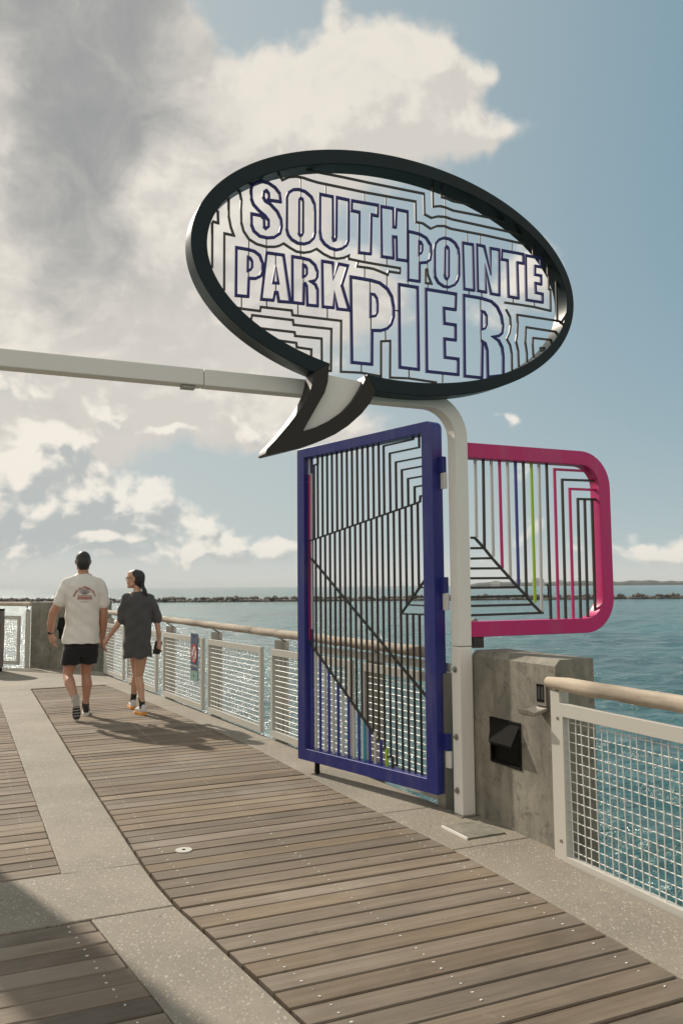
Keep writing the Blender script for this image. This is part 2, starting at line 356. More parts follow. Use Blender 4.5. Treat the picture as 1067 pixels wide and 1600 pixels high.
def wall_mat():
    m, nt, b = mat('stained_cast_concrete'); co = objco(nt)
    n = noise(nt, co, 3.2, 7, .65, .4); st = noise(nt, mapping(nt, co, scale=(9, 9, .9)), 1.2, 6, .65, .3); fine = noise(nt, co, 90, 3, .6); pores = noise(nt, co, 42, 2, .5)
    c = mixc(nt, smooth(nt, n, .32, .68), (.165,.152,.122), (.285,.262,.21))
    c = mixc(nt, smooth(nt, st, .46, .70, 0, .42), c, (.095,.087,.070))
    bl = noise(nt, co, 11, 9, .72, .8); c = mixc(nt, smooth(nt, bl, .52, .66, 0, .6), c, (.075,.068,.055)); c = mixc(nt, smooth(nt, noise(nt, mapping(nt, co, loc=(2,5,1)), 24, 6, .7), .62, .70, 0, .5), c, (.40,.37,.30))
    c = mixc(nt, smooth(nt, noise(nt, mapping(nt, co, scale=(5,5,1.4), loc=(3,1,0)), 1.6, 5, .6), .55, .72, 0, .5), c, (.36,.335,.275))
    c = mixc(nt, smooth(nt, pores, .70, .76, 0, .8), c, (.05,.045,.04))
    nt.links.new(c, b.inputs['Base Color']); b.inputs['Roughness'].default_value = .85
    bump(nt, b, mth(nt, 'ADD', fine, mth(nt, 'MULTIPLY', n, 2)), .3, .006)
    return m
M['wall'] = wall_mat()
def water_mat():
    m, nt, b = mat('sea_water'); co = nd(nt, 'ShaderNodeNewGeometry').outputs['Position']
    b.inputs['Base Color'].default_value = (.010,.070,.078,1)
    n = noise(nt, co, .035, 4, .6); cx = mixc(nt, smooth(nt, n, .35, .65), (.002,.068,.073), (.004,.114,.112)); nt.links.new(cx, b.inputs['Base Color'])
    b.inputs['Roughness'].default_value = .20; b.inputs['IOR'].default_value = 1.5; b.inputs['Coat Weight'].default_value = .55; b.inputs['Coat Roughness'].default_value = .62; b.inputs['Coat IOR'].default_value = 1.5
    h1 = noise(nt, mapping(nt, co, scale=(.75, 1.0, 1), rot=(0,0,.5)), 1.3, 6, .62, .6)
    h2 = noise(nt, mapping(nt, co, scale=(.55, 1.0, 1), rot=(0,0,-.2)), .33, 5, .6, .3)
    h3 = noise(nt, mapping(nt, co, scale=(.5, 1.0, 1)), .07, 4, .6)
    h = mth(nt, 'ADD', mth(nt, 'MULTIPLY', h1, .42), mth(nt, 'ADD', mth(nt, 'MULTIPLY', h2, .8), mth(nt, 'MULTIPLY', h3, 1.2)))
    bump(nt, b, h, 1.0, 1.0)
    return m
M['water'] = water_mat()
def cloth(name, col, rough=.9, sc=300):
    m, nt, b = mat(name); co = objco(nt); n = noise(nt, co, 5, 5, .6); w = noise(nt, co, sc, 2, .5)
    hs = nd(nt, 'ShaderNodeHueSaturation'); hs.inputs['Color'].default_value = (*col, 1); setin(nt, hs.inputs['Value'], mth(nt, 'ADD', .8, mth(nt, 'MULTIPLY', n, .4)))
    nt.links.new(hs.outputs[0], b.inputs['Base Color']); b.inputs['Roughness'].default_value = rough; b.inputs['Sheen Weight'].default_value = .15
    bump(nt, b, w, .2, .002); return m
M['tee_white'] = cloth('offwhite_cotton', (.72,.70,.645)); M['tee_grey'] = cloth('charcoal_cotton', (.066,.065,.066)); M['shorts'] = cloth('black_cotton', (.008,.008,.009))
M['sock'] = cloth('black_knit', (.011,.011,.012)); M['shoe_white'] = cloth('white_mesh_fabric', (.60,.59,.57)); M['shoe_black'] = cloth('black_mesh_fabric', (.018,.018,.02)); M['sole_orange'] = cloth('orange_foam', (.72,.30,.05), .6); M['sole_white'] = cloth('pale_foam', (.62,.59,.53), .6)
M['sole_grey'] = cloth('grey_foam', (.36,.34,.30), .7)
M['print'] = cloth('red_print', (.34,.045,.045)); M['print_grey'] = cloth('grey_print', (.22,.19,.19))
def skin(name, c, c2):
    m, nt, b = mat(name); n = noise(nt, objco(nt), 14, 4, .6)
    nt.links.new(mixc(nt, n, c, c2), b.inputs['Base Color']); b.inputs['Roughness'].default_value = .5; b.inputs['Subsurface Weight'].default_value = .08; b.inputs['Subsurface Radius'].default_value = (.01,.004,.002)
    return m
M['skin_m'] = skin('tanned_skin', (.40,.20,.13), (.48,.26,.17)); M['skin_w'] = skin('fair_skin', (.50,.29,.195), (.58,.35,.24))
M['hair'] = cloth('dark_hair', (.014,.011,.010), .5, 120)
M['glass'] = paint('spectacle_plastic', (.02,.018,.02), .3, .1)

# ---------------------------------------------------------------- measured outlines in metres (across the pier, height)
DATA = {
  'LET': [["S",[[1.73,3.875],[1.645,3.871],[1.654,3.888],[1.652,3.915],[1.638,3.93],[1.621,3.916],[1.618,3.884],[1.631,3.861],[1.663,3.848],[1.709,3.808],[1.732,3.764],[1.737,3.716],[1.726,3.67],[1.687,3.639],[1.645,3.629],[1.596,3.631],[1.558,3.657],[1.542,3.695],[1.541,3.763],[1.605,3.763],[1.621,3.747],[1.623,3.696],[1.635,3.686],[1.651,3.702],[1.651,3.742],[1.63,3.766],[1.589,3.793],[1.555,3.824],[1.541,3.859],[1.539,3.913],[1.547,3.946],[1.575,3.971],[1.61,3.983],[1.652,3.98],[1.695,3.96],[1.723,3.929]]],["O",[[1.771,3.91],[1.784,3.944],[1.816,3.97],[1.853,3.979],[1.896,3.973],[1.937,3.946],[1.957,3.904],[1.96,3.855],[1.96,3.714],[1.95,3.677],[1.924,3.648],[1.888,3.631],[1.844,3.629],[1.805,3.645],[1.78,3.672],[1.77,3.708]]],["U",[[1.995,3.976],[2.082,3.976],[2.082,3.713],[2.089,3.688],[2.101,3.693],[2.106,3.718],[2.11,3.977],[2.195,3.976],[2.191,3.704],[2.177,3.669],[2.146,3.643],[2.108,3.629],[2.063,3.634],[2.026,3.654],[2.001,3.685],[1.993,3.734]]],["T",[[2.217,3.976],[2.406,3.981],[2.403,3.907],[2.357,3.908],[2.349,3.642],[2.265,3.637],[2.27,3.908],[2.215,3.909]]],["H",[[2.428,3.977],[2.516,3.98],[2.516,3.854],[2.536,3.854],[2.543,3.978],[2.625,3.978],[2.621,3.639],[2.54,3.636],[2.539,3.788],[2.512,3.786],[2.515,3.64],[2.429,3.638]]],["P",[[2.627,3.843],[2.662,3.842],[2.718,3.839],[2.768,3.821],[2.799,3.778],[2.802,3.719],[2.793,3.672],[2.765,3.651],[2.711,3.639],[2.709,3.512],[2.623,3.51]]],["O",[[2.83,3.751],[2.837,3.79],[2.866,3.825],[2.909,3.846],[2.956,3.844],[2.994,3.824],[3.017,3.789],[3.022,3.744],[3.019,3.6],[3.007,3.56],[2.983,3.528],[2.939,3.506],[2.897,3.506],[2.855,3.526],[2.831,3.564],[2.828,3.616]]],["I",[[3.054,3.836],[3.136,3.837],[3.138,3.512],[3.058,3.511]]],["N",[[3.169,3.842],[3.231,3.84],[3.282,3.643],[3.28,3.835],[3.353,3.836],[3.346,3.508],[3.278,3.509],[3.232,3.717],[3.236,3.513],[3.169,3.515]]],["T",[[3.377,3.836],[3.559,3.837],[3.559,3.769],[3.506,3.768],[3.507,3.508],[3.424,3.51],[3.423,3.771],[3.372,3.77]]],["E",[[3.58,3.832],[3.71,3.832],[3.713,3.767],[3.66,3.767],[3.657,3.703],[3.711,3.703],[3.71,3.639],[3.659,3.641],[3.66,3.571],[3.719,3.569],[3.717,3.507],[3.576,3.506]]],["P",[[1.446,3.535],[1.521,3.535],[1.562,3.53],[1.595,3.51],[1.612,3.468],[1.613,3.414],[1.6,3.38],[1.569,3.361],[1.525,3.356],[1.521,3.242],[1.445,3.238]]],["A",[[1.638,3.534],[1.749,3.537],[1.793,3.244],[1.718,3.239],[1.708,3.294],[1.691,3.292],[1.682,3.241],[1.604,3.237]]],["R",[[1.806,3.537],[1.876,3.538],[1.924,3.533],[1.96,3.506],[1.975,3.466],[1.973,3.431],[1.958,3.406],[1.929,3.397],[1.961,3.382],[1.975,3.351],[1.975,3.245],[1.906,3.242],[1.902,3.361],[1.892,3.378],[1.882,3.372],[1.88,3.246],[1.807,3.245]]],["K",[[2.007,3.54],[2.082,3.54],[2.083,3.431],[2.12,3.54],[2.186,3.538],[2.143,3.405],[2.194,3.247],[2.111,3.244],[2.088,3.36],[2.083,3.248],[2.01,3.245]]],["P",[[2.205,3.467],[2.267,3.467],[2.352,3.466],[2.414,3.458],[2.469,3.426],[2.5,3.38],[2.512,3.312],[2.511,3.247],[2.492,3.191],[2.462,3.16],[2.418,3.142],[2.353,3.135],[2.349,2.912],[2.208,2.91]]],["I",[[2.554,3.469],[2.693,3.469],[2.692,2.913],[2.552,2.914]]],["E",[[2.757,3.466],[2.991,3.466],[2.985,3.356],[2.894,3.355],[2.896,3.25],[2.983,3.25],[2.981,3.145],[2.894,3.144],[2.895,3.017],[2.999,3.017],[2.996,2.909],[2.754,2.907]]],["R",[[3.054,3.466],[3.128,3.466],[3.203,3.465],[3.279,3.454],[3.327,3.422],[3.359,3.365],[3.37,3.297],[3.36,3.238],[3.334,3.216],[3.285,3.206],[3.333,3.183],[3.359,3.138],[3.366,3.078],[3.362,2.941],[3.235,2.917],[3.235,3.105],[3.221,3.149],[3.197,3.16],[3.186,2.906],[3.048,2.905]]]],
  'CNT': [["O",[[1.852,3.908],[1.863,3.925],[1.876,3.92],[1.879,3.903],[1.878,3.703],[1.87,3.684],[1.859,3.682],[1.851,3.695]]],["P",[[2.709,3.787],[2.725,3.785],[2.735,3.767],[2.734,3.73],[2.724,3.707],[2.707,3.697]]],["O",[[2.912,3.773],[2.924,3.789],[2.937,3.782],[2.941,3.765],[2.937,3.58],[2.924,3.559],[2.912,3.568],[2.906,3.59]]],["P",[[1.519,3.487],[1.535,3.483],[1.546,3.464],[1.546,3.427],[1.535,3.41],[1.518,3.402]]],["A",[[1.698,3.468],[1.715,3.353],[1.68,3.351]]],["R",[[1.878,3.495],[1.894,3.492],[1.903,3.476],[1.903,3.441],[1.892,3.424],[1.877,3.419]]],["P",[[2.345,3.376],[2.373,3.375],[2.391,3.353],[2.395,3.318],[2.393,3.261],[2.379,3.234],[2.343,3.224]]],["R",[[3.196,3.374],[3.221,3.37],[3.236,3.347],[3.235,3.285],[3.22,3.255],[3.191,3.242]]]],
  'CON': [[[1.688,4.058],[1.723,4.048],[1.744,4.018],[1.788,4.047],[1.838,4.061],[1.882,4.062],[1.933,4.055],[1.984,4.051],[2.304,4.051],[2.69,4.061],[2.69,3.919],[2.745,3.919],[2.805,3.892],[2.855,3.92],[2.914,3.93],[2.966,3.92],[3.238,3.922],[3.578,3.915]],[[1.881,4.126],[1.911,4.118],[1.985,4.119],[2.158,4.122],[2.336,4.122],[2.756,4.128],[2.758,3.985],[2.812,3.969],[2.863,3.989],[2.923,3.996],[2.974,3.989],[3.247,3.985],[3.57,3.981]],[[2.824,4.198],[2.825,4.05],[2.882,4.065],[2.925,4.064],[2.985,4.053],[3.321,4.057],[3.413,4.055]],[[2.888,4.234],[2.892,4.131],[2.935,4.13],[2.986,4.119],[3.126,4.122]],[[1.465,3.902],[1.479,3.837],[1.476,3.779],[1.478,3.698],[1.493,3.646],[1.527,3.601],[1.576,3.579],[1.638,3.572],[1.694,3.581],[1.723,3.593],[1.751,3.612],[1.794,3.591],[1.837,3.574],[1.887,3.575],[1.931,3.589],[1.972,3.614],[2.018,3.589],[2.07,3.573],[2.115,3.573],[2.161,3.587],[2.195,3.607],[2.191,3.585],[2.299,3.581],[2.471,3.581],[2.565,3.581],[2.563,3.547],[2.479,3.546],[2.474,3.523],[2.423,3.535],[2.37,3.546],[2.323,3.547],[2.25,3.544],[2.257,3.571]],[[1.399,3.839],[1.399,3.724],[1.412,3.659],[1.432,3.608],[1.372,3.611],[1.373,3.259]],[[1.332,3.745],[1.335,3.668],[1.298,3.672]],[[1.298,3.665],[1.299,3.386]],[[1.438,3.166],[1.478,3.162],[1.598,3.163],[1.601,3.189],[1.804,3.194],[1.808,3.165],[2.137,3.171],[2.132,2.842],[2.272,2.85],[2.419,2.84]],[[1.519,3.102],[1.541,3.104],[1.546,3.131],[1.811,3.134],[1.815,3.105],[2.069,3.11],[2.064,2.84],[2.041,2.838]],[[1.584,3.056],[1.822,3.059],[1.825,3.036],[2.002,3.04],[2.002,2.899]],[[1.705,2.995],[1.832,2.993],[1.836,2.966],[1.933,2.963],[1.931,2.912]],[[2.415,2.83],[2.418,3.071],[2.485,3.082],[2.48,2.839],[2.617,2.847],[2.83,2.84]],[[3.401,3.416],[3.434,3.365],[3.437,3.303],[3.426,3.248],[3.402,3.203],[3.428,3.163],[3.44,3.103],[3.438,2.965]],[[3.868,3.389],[3.494,3.388],[3.497,3.326],[3.49,3.248],[3.479,3.194],[3.495,3.133],[3.497,2.994]],[[3.874,3.306],[3.566,3.308],[3.558,3.202],[3.569,3.125],[3.568,3.025]],[[3.833,3.242],[3.624,3.237],[3.621,3.193],[3.627,3.062]],[[3.773,3.178],[3.688,3.171],[3.699,3.108]],[[3.776,3.878],[3.774,3.721],[3.78,3.71],[3.777,3.617],[3.791,3.611],[3.788,3.455],[3.647,3.464],[3.526,3.464],[3.388,3.462]],[[3.837,3.811],[3.846,3.675],[3.847,3.379]],[[3.901,3.708],[3.898,3.378]],[[3.949,3.642],[3.94,3.431]],[[2.758,3.603],[2.756,3.509],[2.803,3.511],[2.776,3.57],[2.773,3.603],[2.758,3.603]]],
  'TIE': [[[1.864,4.057],[1.863,3.974]],[[1.864,3.981],[1.863,3.921]],[[1.862,3.683],[1.863,3.537]],[[1.88,3.531],[1.88,3.493]],[[1.881,3.419],[1.881,3.373]],[[1.526,3.601],[1.524,3.486]],[[1.524,3.403],[1.525,3.355]],[[1.638,3.629],[1.639,3.533]],[[2.036,4.051],[2.036,3.979]],[[2.308,4.054],[2.307,3.977]],[[2.466,4.052],[2.467,3.977]],[[2.093,3.627],[2.093,3.577]],[[2.306,3.639],[2.307,3.585]],[[2.468,3.633],[2.469,3.586]],[[2.306,3.544],[2.305,3.47]],[[2.467,3.527],[2.465,3.429]],[[2.343,3.465],[2.343,3.375]],[[2.347,3.224],[2.346,3.135]],[[2.513,3.289],[2.555,3.291]],[[1.698,3.533],[1.698,3.468]],[[1.699,3.352],[1.699,3.293]],[[1.481,3.24],[1.481,3.167]],[[1.64,3.239],[1.64,3.195]],[[1.844,3.243],[1.844,3.174]],[[2.042,3.246],[2.042,3.176]],[[2.623,3.51],[2.621,3.47]],[[2.713,3.92],[2.711,3.788]],[[2.711,3.7],[2.709,3.639]],[[2.922,4.127],[2.919,3.79]],[[3.095,3.913],[3.093,3.839]],[[3.199,3.911],[3.197,3.841]],[[3.465,3.913],[3.463,3.84]],[[2.774,3.648],[2.773,3.603]],[[2.774,3.514],[2.774,3.466]],[[2.924,3.559],[2.923,3.469]],[[3.097,3.513],[3.1,3.468]],[[3.2,3.512],[3.203,3.465]],[[3.19,3.463],[3.19,3.373]],[[3.187,3.24],[3.188,3.157]],[[3.647,3.908],[3.644,3.832]],[[3.464,3.508],[3.463,3.459]],[[3.647,3.504],[3.645,3.464]],[[2.276,2.908],[2.275,2.85]],[[2.451,3.144],[2.452,3.076]],[[2.622,2.908],[2.621,2.847]],[[2.877,2.905],[2.875,2.843]]],
  'TO': [[1.917,2.796],[1.911,2.738],[1.896,2.684],[1.868,2.624],[1.825,2.556],[1.757,2.466],[1.673,2.366],[1.619,2.31],[1.609,2.28],[1.619,2.271],[1.715,2.298],[1.884,2.349],[1.971,2.383],[2.06,2.427],[2.149,2.487],[2.241,2.569],[2.304,2.645],[2.335,2.703]],
  'TI': [[2.021,2.861],[2.019,2.807],[2.013,2.748],[1.991,2.68],[1.946,2.603],[1.894,2.513],[1.85,2.437],[1.857,2.435],[1.928,2.461],[2.025,2.511],[2.114,2.574],[2.187,2.652],[2.238,2.732],[2.266,2.785],[2.279,2.812]],
  'MAG': [["light",[[3.227,2.393],[3.224,1.824]]],["black",[[3.293,2.392],[3.287,1.755]]],["light",[[3.36,2.391],[3.359,1.694]]],["pink",[[3.429,2.395],[3.431,1.614]]],["light",[[3.497,2.39],[3.498,1.549]]],["blue",[[3.565,2.392],[3.566,1.485]]],["black",[[3.634,2.396],[3.631,1.422]]],["green",[[3.704,2.395],[3.704,1.37]]],["light",[[3.772,2.399],[3.76,1.303]]],["black",[[3.84,2.397],[3.838,1.22]]],["pink",[[4.299,2.338],[3.91,2.335],[3.906,1.223]]],["black",[[4.323,2.269],[3.977,2.262],[3.971,1.223]]],["pink",[[4.32,2.199],[4.044,2.197],[4.04,1.222]]],["black",[[4.319,2.128],[4.116,2.125],[4.107,1.223]]],["black",[[4.18,2.126],[4.173,1.227]]],["black",[[4.247,2.128],[4.243,1.246]]],["black",[[3.177,1.823],[3.21,1.823],[3.282,1.755],[3.346,1.686],[3.421,1.614],[3.49,1.548],[3.56,1.481],[3.626,1.422],[3.683,1.36],[3.756,1.298]]],["black",[[3.175,1.751],[3.285,1.753]]],["black",[[3.174,1.68],[3.346,1.684]]],["black",[[3.172,1.612],[3.421,1.614]]],["black",[[3.17,1.545],[3.489,1.546]]],["black",[[3.169,1.48],[3.56,1.481]]],["black",[[3.167,1.417],[3.626,1.42]]],["black",[[3.165,1.357],[3.689,1.358]]],["black",[[3.164,1.294],[3.772,1.298]]]],
  'GATE': {"n":[2.9382,4.9312,0.1],"f":[2.5446,6.4722,0.1],"W":1.5905,"top":[2.646,2.644]}}

# ================================================================ setting
WZ = -3.5
# ---- sea: graded grid, real swell near the pier, flat far out
def sea():
    ang = np.linspace(R(-100), R(100), 330); rad = np.concatenate([np.geomspace(1.0, 400, 300), np.geomspace(430, 16000, 24)])
    ox, oy = 2.0, -2.0
    A, Q = np.meshgrid(ang, rad); X = ox+Q*np.sin(A-R(10)); Y = oy+Q*np.cos(A-R(10))
    Z = np.zeros_like(X); rng = np.random.RandomState(3)
    for k in range(46):
        lam = 0.55*1.105**k if k < 30 else rng.uniform(.9, 4.5); a = rng.normal(R(62), R(34)); kk = 2*math.pi/lam
        amp = .0085*lam**.78*rng.uniform(.6, 1.3); ph = rng.uniform(0, 6.28)
        s = np.sin(kk*(X*math.cos(a)+Y*math.sin(a))+ph+.6*np.sin(.13*X+.21*Y+k)); fade = np.clip(lam/(Q*.017)-1.2, 0, 1)
        Z += amp*fade*(1-np.abs(s)*1.35)*.9
    n, m = X.shape; vs = np.stack([X, Y, Z+WZ], -1).reshape(-1, 3)
    i = np.arange(n*m).reshape(n, m); q = np.stack([i[:-1,:-1], i[:-1,1:], i[1:,1:], i[1:,:-1]], -1).reshape(-1, 4)
    me = bpy.data.meshes.new('sea'); me.from_pydata(vs.tolist(), [], q.tolist()); me.update()
    for p in me.polygons: p.use_smooth = True
    if me.polygons[0].normal.z < 0: me.flip_normals()
    o = link('sea', me, M['water']); o['kind'] = 'structure'
    return o
sea()
def back_sea():   # the rest of the water, behind and under the pier
    mb = MB(); mb.add([(-16000,-16000,WZ-.35),(16000,-16000,WZ-.35),(16000,16000,WZ-.35),(-16000,16000,WZ-.35)], [(0,1,2,3)])
    o = link('sea', mb.mesh('sea_floor_level'), M['water']); o['kind'] = 'structure'
back_sea()

# ---- far shore: low wooded land with a few pale buildings
def shore_mat():
    m, nt, b = mat('far_woods'); n = noise(nt, nd(nt, 'ShaderNodeNewGeometry').outputs['Position'], .03, 5, .6)
    nt.links.new(mixc(nt, smooth(nt, n, .35, .65), (.035,.045,.030), (.085,.09,.065)), b.inputs['Base Color']); b.inputs['Roughness'].default_value = .95; return m
M['woods'] = shore_mat(); M['pale_far'] = paint('pale_render', (.55,.52,.48), .8, .1)
def ridge(name, d, a0, a1, h0, h1, label, seed, depth=120):
    rng = np.random.RandomState(seed); n = int((a1-a0)*d/9); mb = MB(); vs = []; fs = []
    hh = np.convolve(rng.uniform(0, 1, n+8), [.2,.35,.45], 'same')[4:n+4]; big = np.interp(np.linspace(0, 1, n), np.linspace(0, 1, 14), rng.uniform(.2, 1, 14))
    for i in range(n):
        a = a0+(a1-a0)*i/(n-1); h = (h0+(h1-h0)*(.55*hh[i]+.45*big[i]))*min(1, i/6+.25); c = Vector((math.sin(a), math.cos(a), 0))
        for k, (dd, f) in enumerate(((0,-.05),(4,.55),(14,.85+.15*rng.uniform()),(depth*.4,1.0),(depth,0.0))):
            p = c*(d+dd); vs.append((p.x, p.y, WZ+h*f-.5))
    for i in range(n-1):
        for k in range(4): fs.append((i*5+k, (i+1)*5+k, (i+1)*5+k+1, i*5+k+1))
    mb.add(vs, fs); o = link(name, mb.mesh(name), M['woods']); o['kind'] = 'stuff'; o['label'] = label; o['category'] = 'wooded shore'
    return o
ridge('far_woods', 2600, R(8.5), R(46), 9, 20, 'low wooded shore along the horizon to the right', 5)
def far_building(px_az, d, w, h, steps):
    c = Vector((math.sin(px_az)*d, math.cos(px_az)*d, WZ)); o = empty('waterfront_building', steps[0], 'building', c, -px_az, 'pale buildings on the far shore')
    part('wall', MB().box(-w/2, w/2, 0, 14, 0, h*.8).box(-w*.30, w*.30, 2, 12, h*.8, h), M['pale_far'], o)
    part('roof', MB().box(-w/2-.6, w/2+.6, -.6, 14.6, h*.8, h*.8+.9), M['light'], o)
    mb = MB()
    for k in range(1, int(h*.8/3.6)):
        mb.box(-w/2+1, w/2-1, -.12, -.02, k*3.6-1.3, k*3.6)
    part('window_band', mb, M['darkbox'], o, kind='stuff')
for az, w, h, lb in ((R(10.4), 26, 17, 'pale low block at left end of the far shore, seen through the pink panel'), (R(11.9), 16, 22, 'narrow pale tower on the far shore behind the lime bar'),
                     (R(13.2), 34, 24, 'tallest and widest pale block on the far shore, behind the panel'), (R(14.6), 20, 18, 'small pale block right of the widest far shore block')):
    far_building(az, 2560, w, h, (lb,))

# ---- breakwater of dark boulders
def rock_mat():
    m, nt, b = mat('breakwater_rock'); rnd = nd(nt, 'ShaderNodeNewGeometry'); n = noise(nt, rnd.outputs['Position'], .8, 5, .6)
    c = mixc(nt, smooth(nt, n, .3, .7), (.045,.040,.034), (.13,.115,.095)); c = mixc(nt, mth(nt, 'MULTIPLY', rnd.outputs['Random Per Island'], .6), c, (.17,.15,.125))
    nt.links.new(c, b.inputs['Base Color']); b.inputs['Roughness'].default_value = .9; return m
M['rock'] = rock_mat()
def breakwater():
    rng = np.random.RandomState(11); mb = MB()
    ico = bmesh.new(); bmesh.ops.create_icosphere(ico, subdivisions=1, radius=1); iv = np.array([v.co[:] for v in ico.verts]); fi = [tuple(v.index for v in f.verts) for f in ico.faces]; ico.free()
    x = -170.0
    while x < 190:
        for row, (dz, n) in enumerate(((-.1, 3), (.85, 1))):
            for _ in range(n):
                r = rng.uniform(.65, 1.5)*(1 if row == 0 else .85)
                if row and rng.uniform() < .35: continue
                y = 276-.035*x+rng.uniform(-2.2, 2.2)*(1-.5*row)
                q = iv*rng.uniform(.72, 1.2, iv.shape)*np.array([1.25, 1, .75])*r
                a = rng.uniform(0, 6.28); c, s = math.cos(a), math.sin(a); q = q@np.array([[c,s,0],[-s,c,0],[0,0,1]])
                mb.add(q+np.array([x+rng.uniform(-.5,.5), y, WZ+dz+.25]), fi)
        x += rng.uniform(.85, 1.35)
    o = link('breakwater', mb.mesh('breakwater'), M['rock']); tag(o, 'line of dark boulders forming a breakwater across the water', 'breakwater', kind='stuff')
breakwater()
mk = empty('channel_marker', 'dark marker pole on a low footing in the water before the breakwater', 'marker', (64.5, 262, WZ))
part('pole', MB().tube([(0,0,.6),(0,0,3.2),(-.15,0,5.2)], [.28,.24,.16], 8).tube([(-.15,0,4.4),(-.75,0,5.0)], .13, 6), M['darkbox'], mk)
part('footing', MB().sphere((0,0,.1), 1.2, 10, 6, (1.1,1,.55)).sphere((-1.0,.2,.0), .8, 8, 6, (1.2,1,.5)), M['rock'], mk)

# ---- pier deck
def lin(tab, t):
    return float(np.interp(t, [a for a, b in tab], [b for a, b in tab]))
RM = [(1.0,2.48),(1.6,2.50),(2.48,2.533),(3.29,2.575),(4.16,2.586),(5.36,2.554),(7.51,2.534),(9.44,2.423),(12.69,2.16),(13.6,2.06)]
LM = [(1.0,1.30),(1.6,1.25),(2.79,1.127),(3.643,1.026),(4.05,.975),(4.35,.957),(4.7,.948),(7.67,.956),(13.6,1.01)]
LF = [(4.0,.523),(14,.510)]
LN = [(.8,.96),(1.8,.85),(2.99,.708),(4.06,.574)]
ED = [(.5,2.90),(2.5,2.955),(3.80,3.025),(3.90,3.13),(4.76,3.13),(4.86,3.04),(7.3,2.90),(9.93,2.715),(15.2,2.335),(16.2,2.26)]
SW = -3.0
pier = empty('pier_deck', '', '', (0,0,0), TH); del pier['label']; del pier['category']; pier['kind'] = 'structure'
def deck_slab(poly, z0=-.30, z1=0.0):
    part('concrete_slab', MB().prism(poly, z0, z1), M['deck'], pier, bev=.006)
def rng_t(a, b, n=14): return [a+(b-a)*i/n for i in range(n+1)]
J = .006; T0 = .9
# structure below, and a dark sheet standing in for shade in the board gaps
part('deck_beam', MB().prism([(SW,.2)]+[(lin(ED,t)-.06,t) for t in rng_t(.5,16)]+[(SW,16.2)], -.75, -.302), M['wall'], pier)
part('gap_shade_sheet', MB().prism([(SW+.01,T0+.01)]+[(lin(RM,t)-.004,t) for t in rng_t(T0+.01,13.44,20)]+[(SW+.01,13.44)], -.30, -.050), M['gap_shade'], pier)
# right kerb strip, in bays with open joints
cuts = [T0, 4.19, 5.04, 7.9, 10.7, 13.45]
for a, b in zip(cuts[:-1], cuts[1:]):
    ts = rng_t(a+J/2, b-J/2, 20)
    deck_slab([(lin(RM,t)+.008,t) for t in reversed(ts)][::-1][:0]+[(lin(RM,t)+.008,t) for t in reversed(ts)]+[(lin(ED,t),t) for t in ts])
# middle strip, far and near, and cross band
ts = rng_t(4.73, 13.45, 10); deck_slab([(lin(LF,t)+.006,t) for t in reversed(ts)]+[(lin(LM,t)-.012,t) for t in ts])
ts = [4.06, 4.2, 4.35, 4.5, 4.722]; deck_slab([(SW,4.752),(SW,4.068)]+[(.58,4.062)]+[(lin(LM,t)-.014,t) for t in ts]+[(.53,4.75)])
ts = rng_t(T0, 4.05, 8); deck_slab([(lin(LN,t)+.007,t) for t in reversed(ts)]+[(lin(LM,t)-.016,t) for t in ts])
# far apron
ts = rng_t(13.46, 16.0, 4); deck_slab([(SW,13.462)]+[(lin(ED,t),t) for t in ts]+[(1.0,17.1),(SW,19.6)])
# boards
def boards(name, t0, t1, fl, fr, screw_lines):
    root = empty(name, '', '', (0,0,0), TH); del root['label']; del root['category']; root['kind'] = 'structure'
    pitch, gap = .137, .0105; t = t0; k = 0; sc = MB(); rng = random.Random(len(name)+int(t0*10))
    while t+pitch <= t1+.02:
        a, b = t, t+pitch-gap+rng.uniform(-.003,.002); z = rng.uniform(-.0025,.0015); tilt = rng.uniform(-.0015,.0015); c = .005; th = .035
        pr = [(a,-th),(b,-th),(b,z+tilt-c),(b-c,z+tilt),(a+c,z-tilt),(a,z-tilt-c)]
        jl, jr = rng.uniform(-.003,.003), rng.uniform(-.004,.003); mid = (a+b)/2
        rings = [[(fl(q)+jl-mid*0, q-mid, zz) for q, zz in pr], [(fr(q)+jr, q-mid, zz) for q, zz in pr]]
        x0 = fl(mid); rings = [[(x-x0, y, zz) for x, y, zz in r] for r in rings]
        part('plank', MB().loft(rings), M['plank'], root, loc=(x0, mid, 0))
        for sl_ in screw_lines:
            s_ = sl_(mid)
            if fl(mid)+.03 < s_ < fr(mid)-.03:
                for q in (a+.032, b-.032):
                    if rng.random() < .9: sc.prism([(s_+rng.uniform(-.005,.005)+.0045*math.cos(x), q+.0045*math.sin(x)) for x in (0,1.05,2.09,3.14,4.19,5.24)], z-.004, z+.0024)
        t += pitch; k += 1
    part('screw', sc, M['wire'], root, kind='stuff')
boards('boardwalk', 1.0, 13.42, lambda t: lin(LM,t)+.002, lambda t: lin(RM,t), [lambda t: lin(LM,t)+.135, lambda t: 1.76, lambda t: lin(RM,t)-.10])
boards('boardwalk', 4.765, 13.42, lambda t: SW, lambda t: lin(LF,t), [lambda t: .39, lambda t: -.3, lambda t: -1.0])
boards('boardwalk', .9, 4.06, lambda t: SW, lambda t: lin(LN,t), [lambda t: lin(LN,t)-.105, lambda t: -.1, lambda t: -.7])

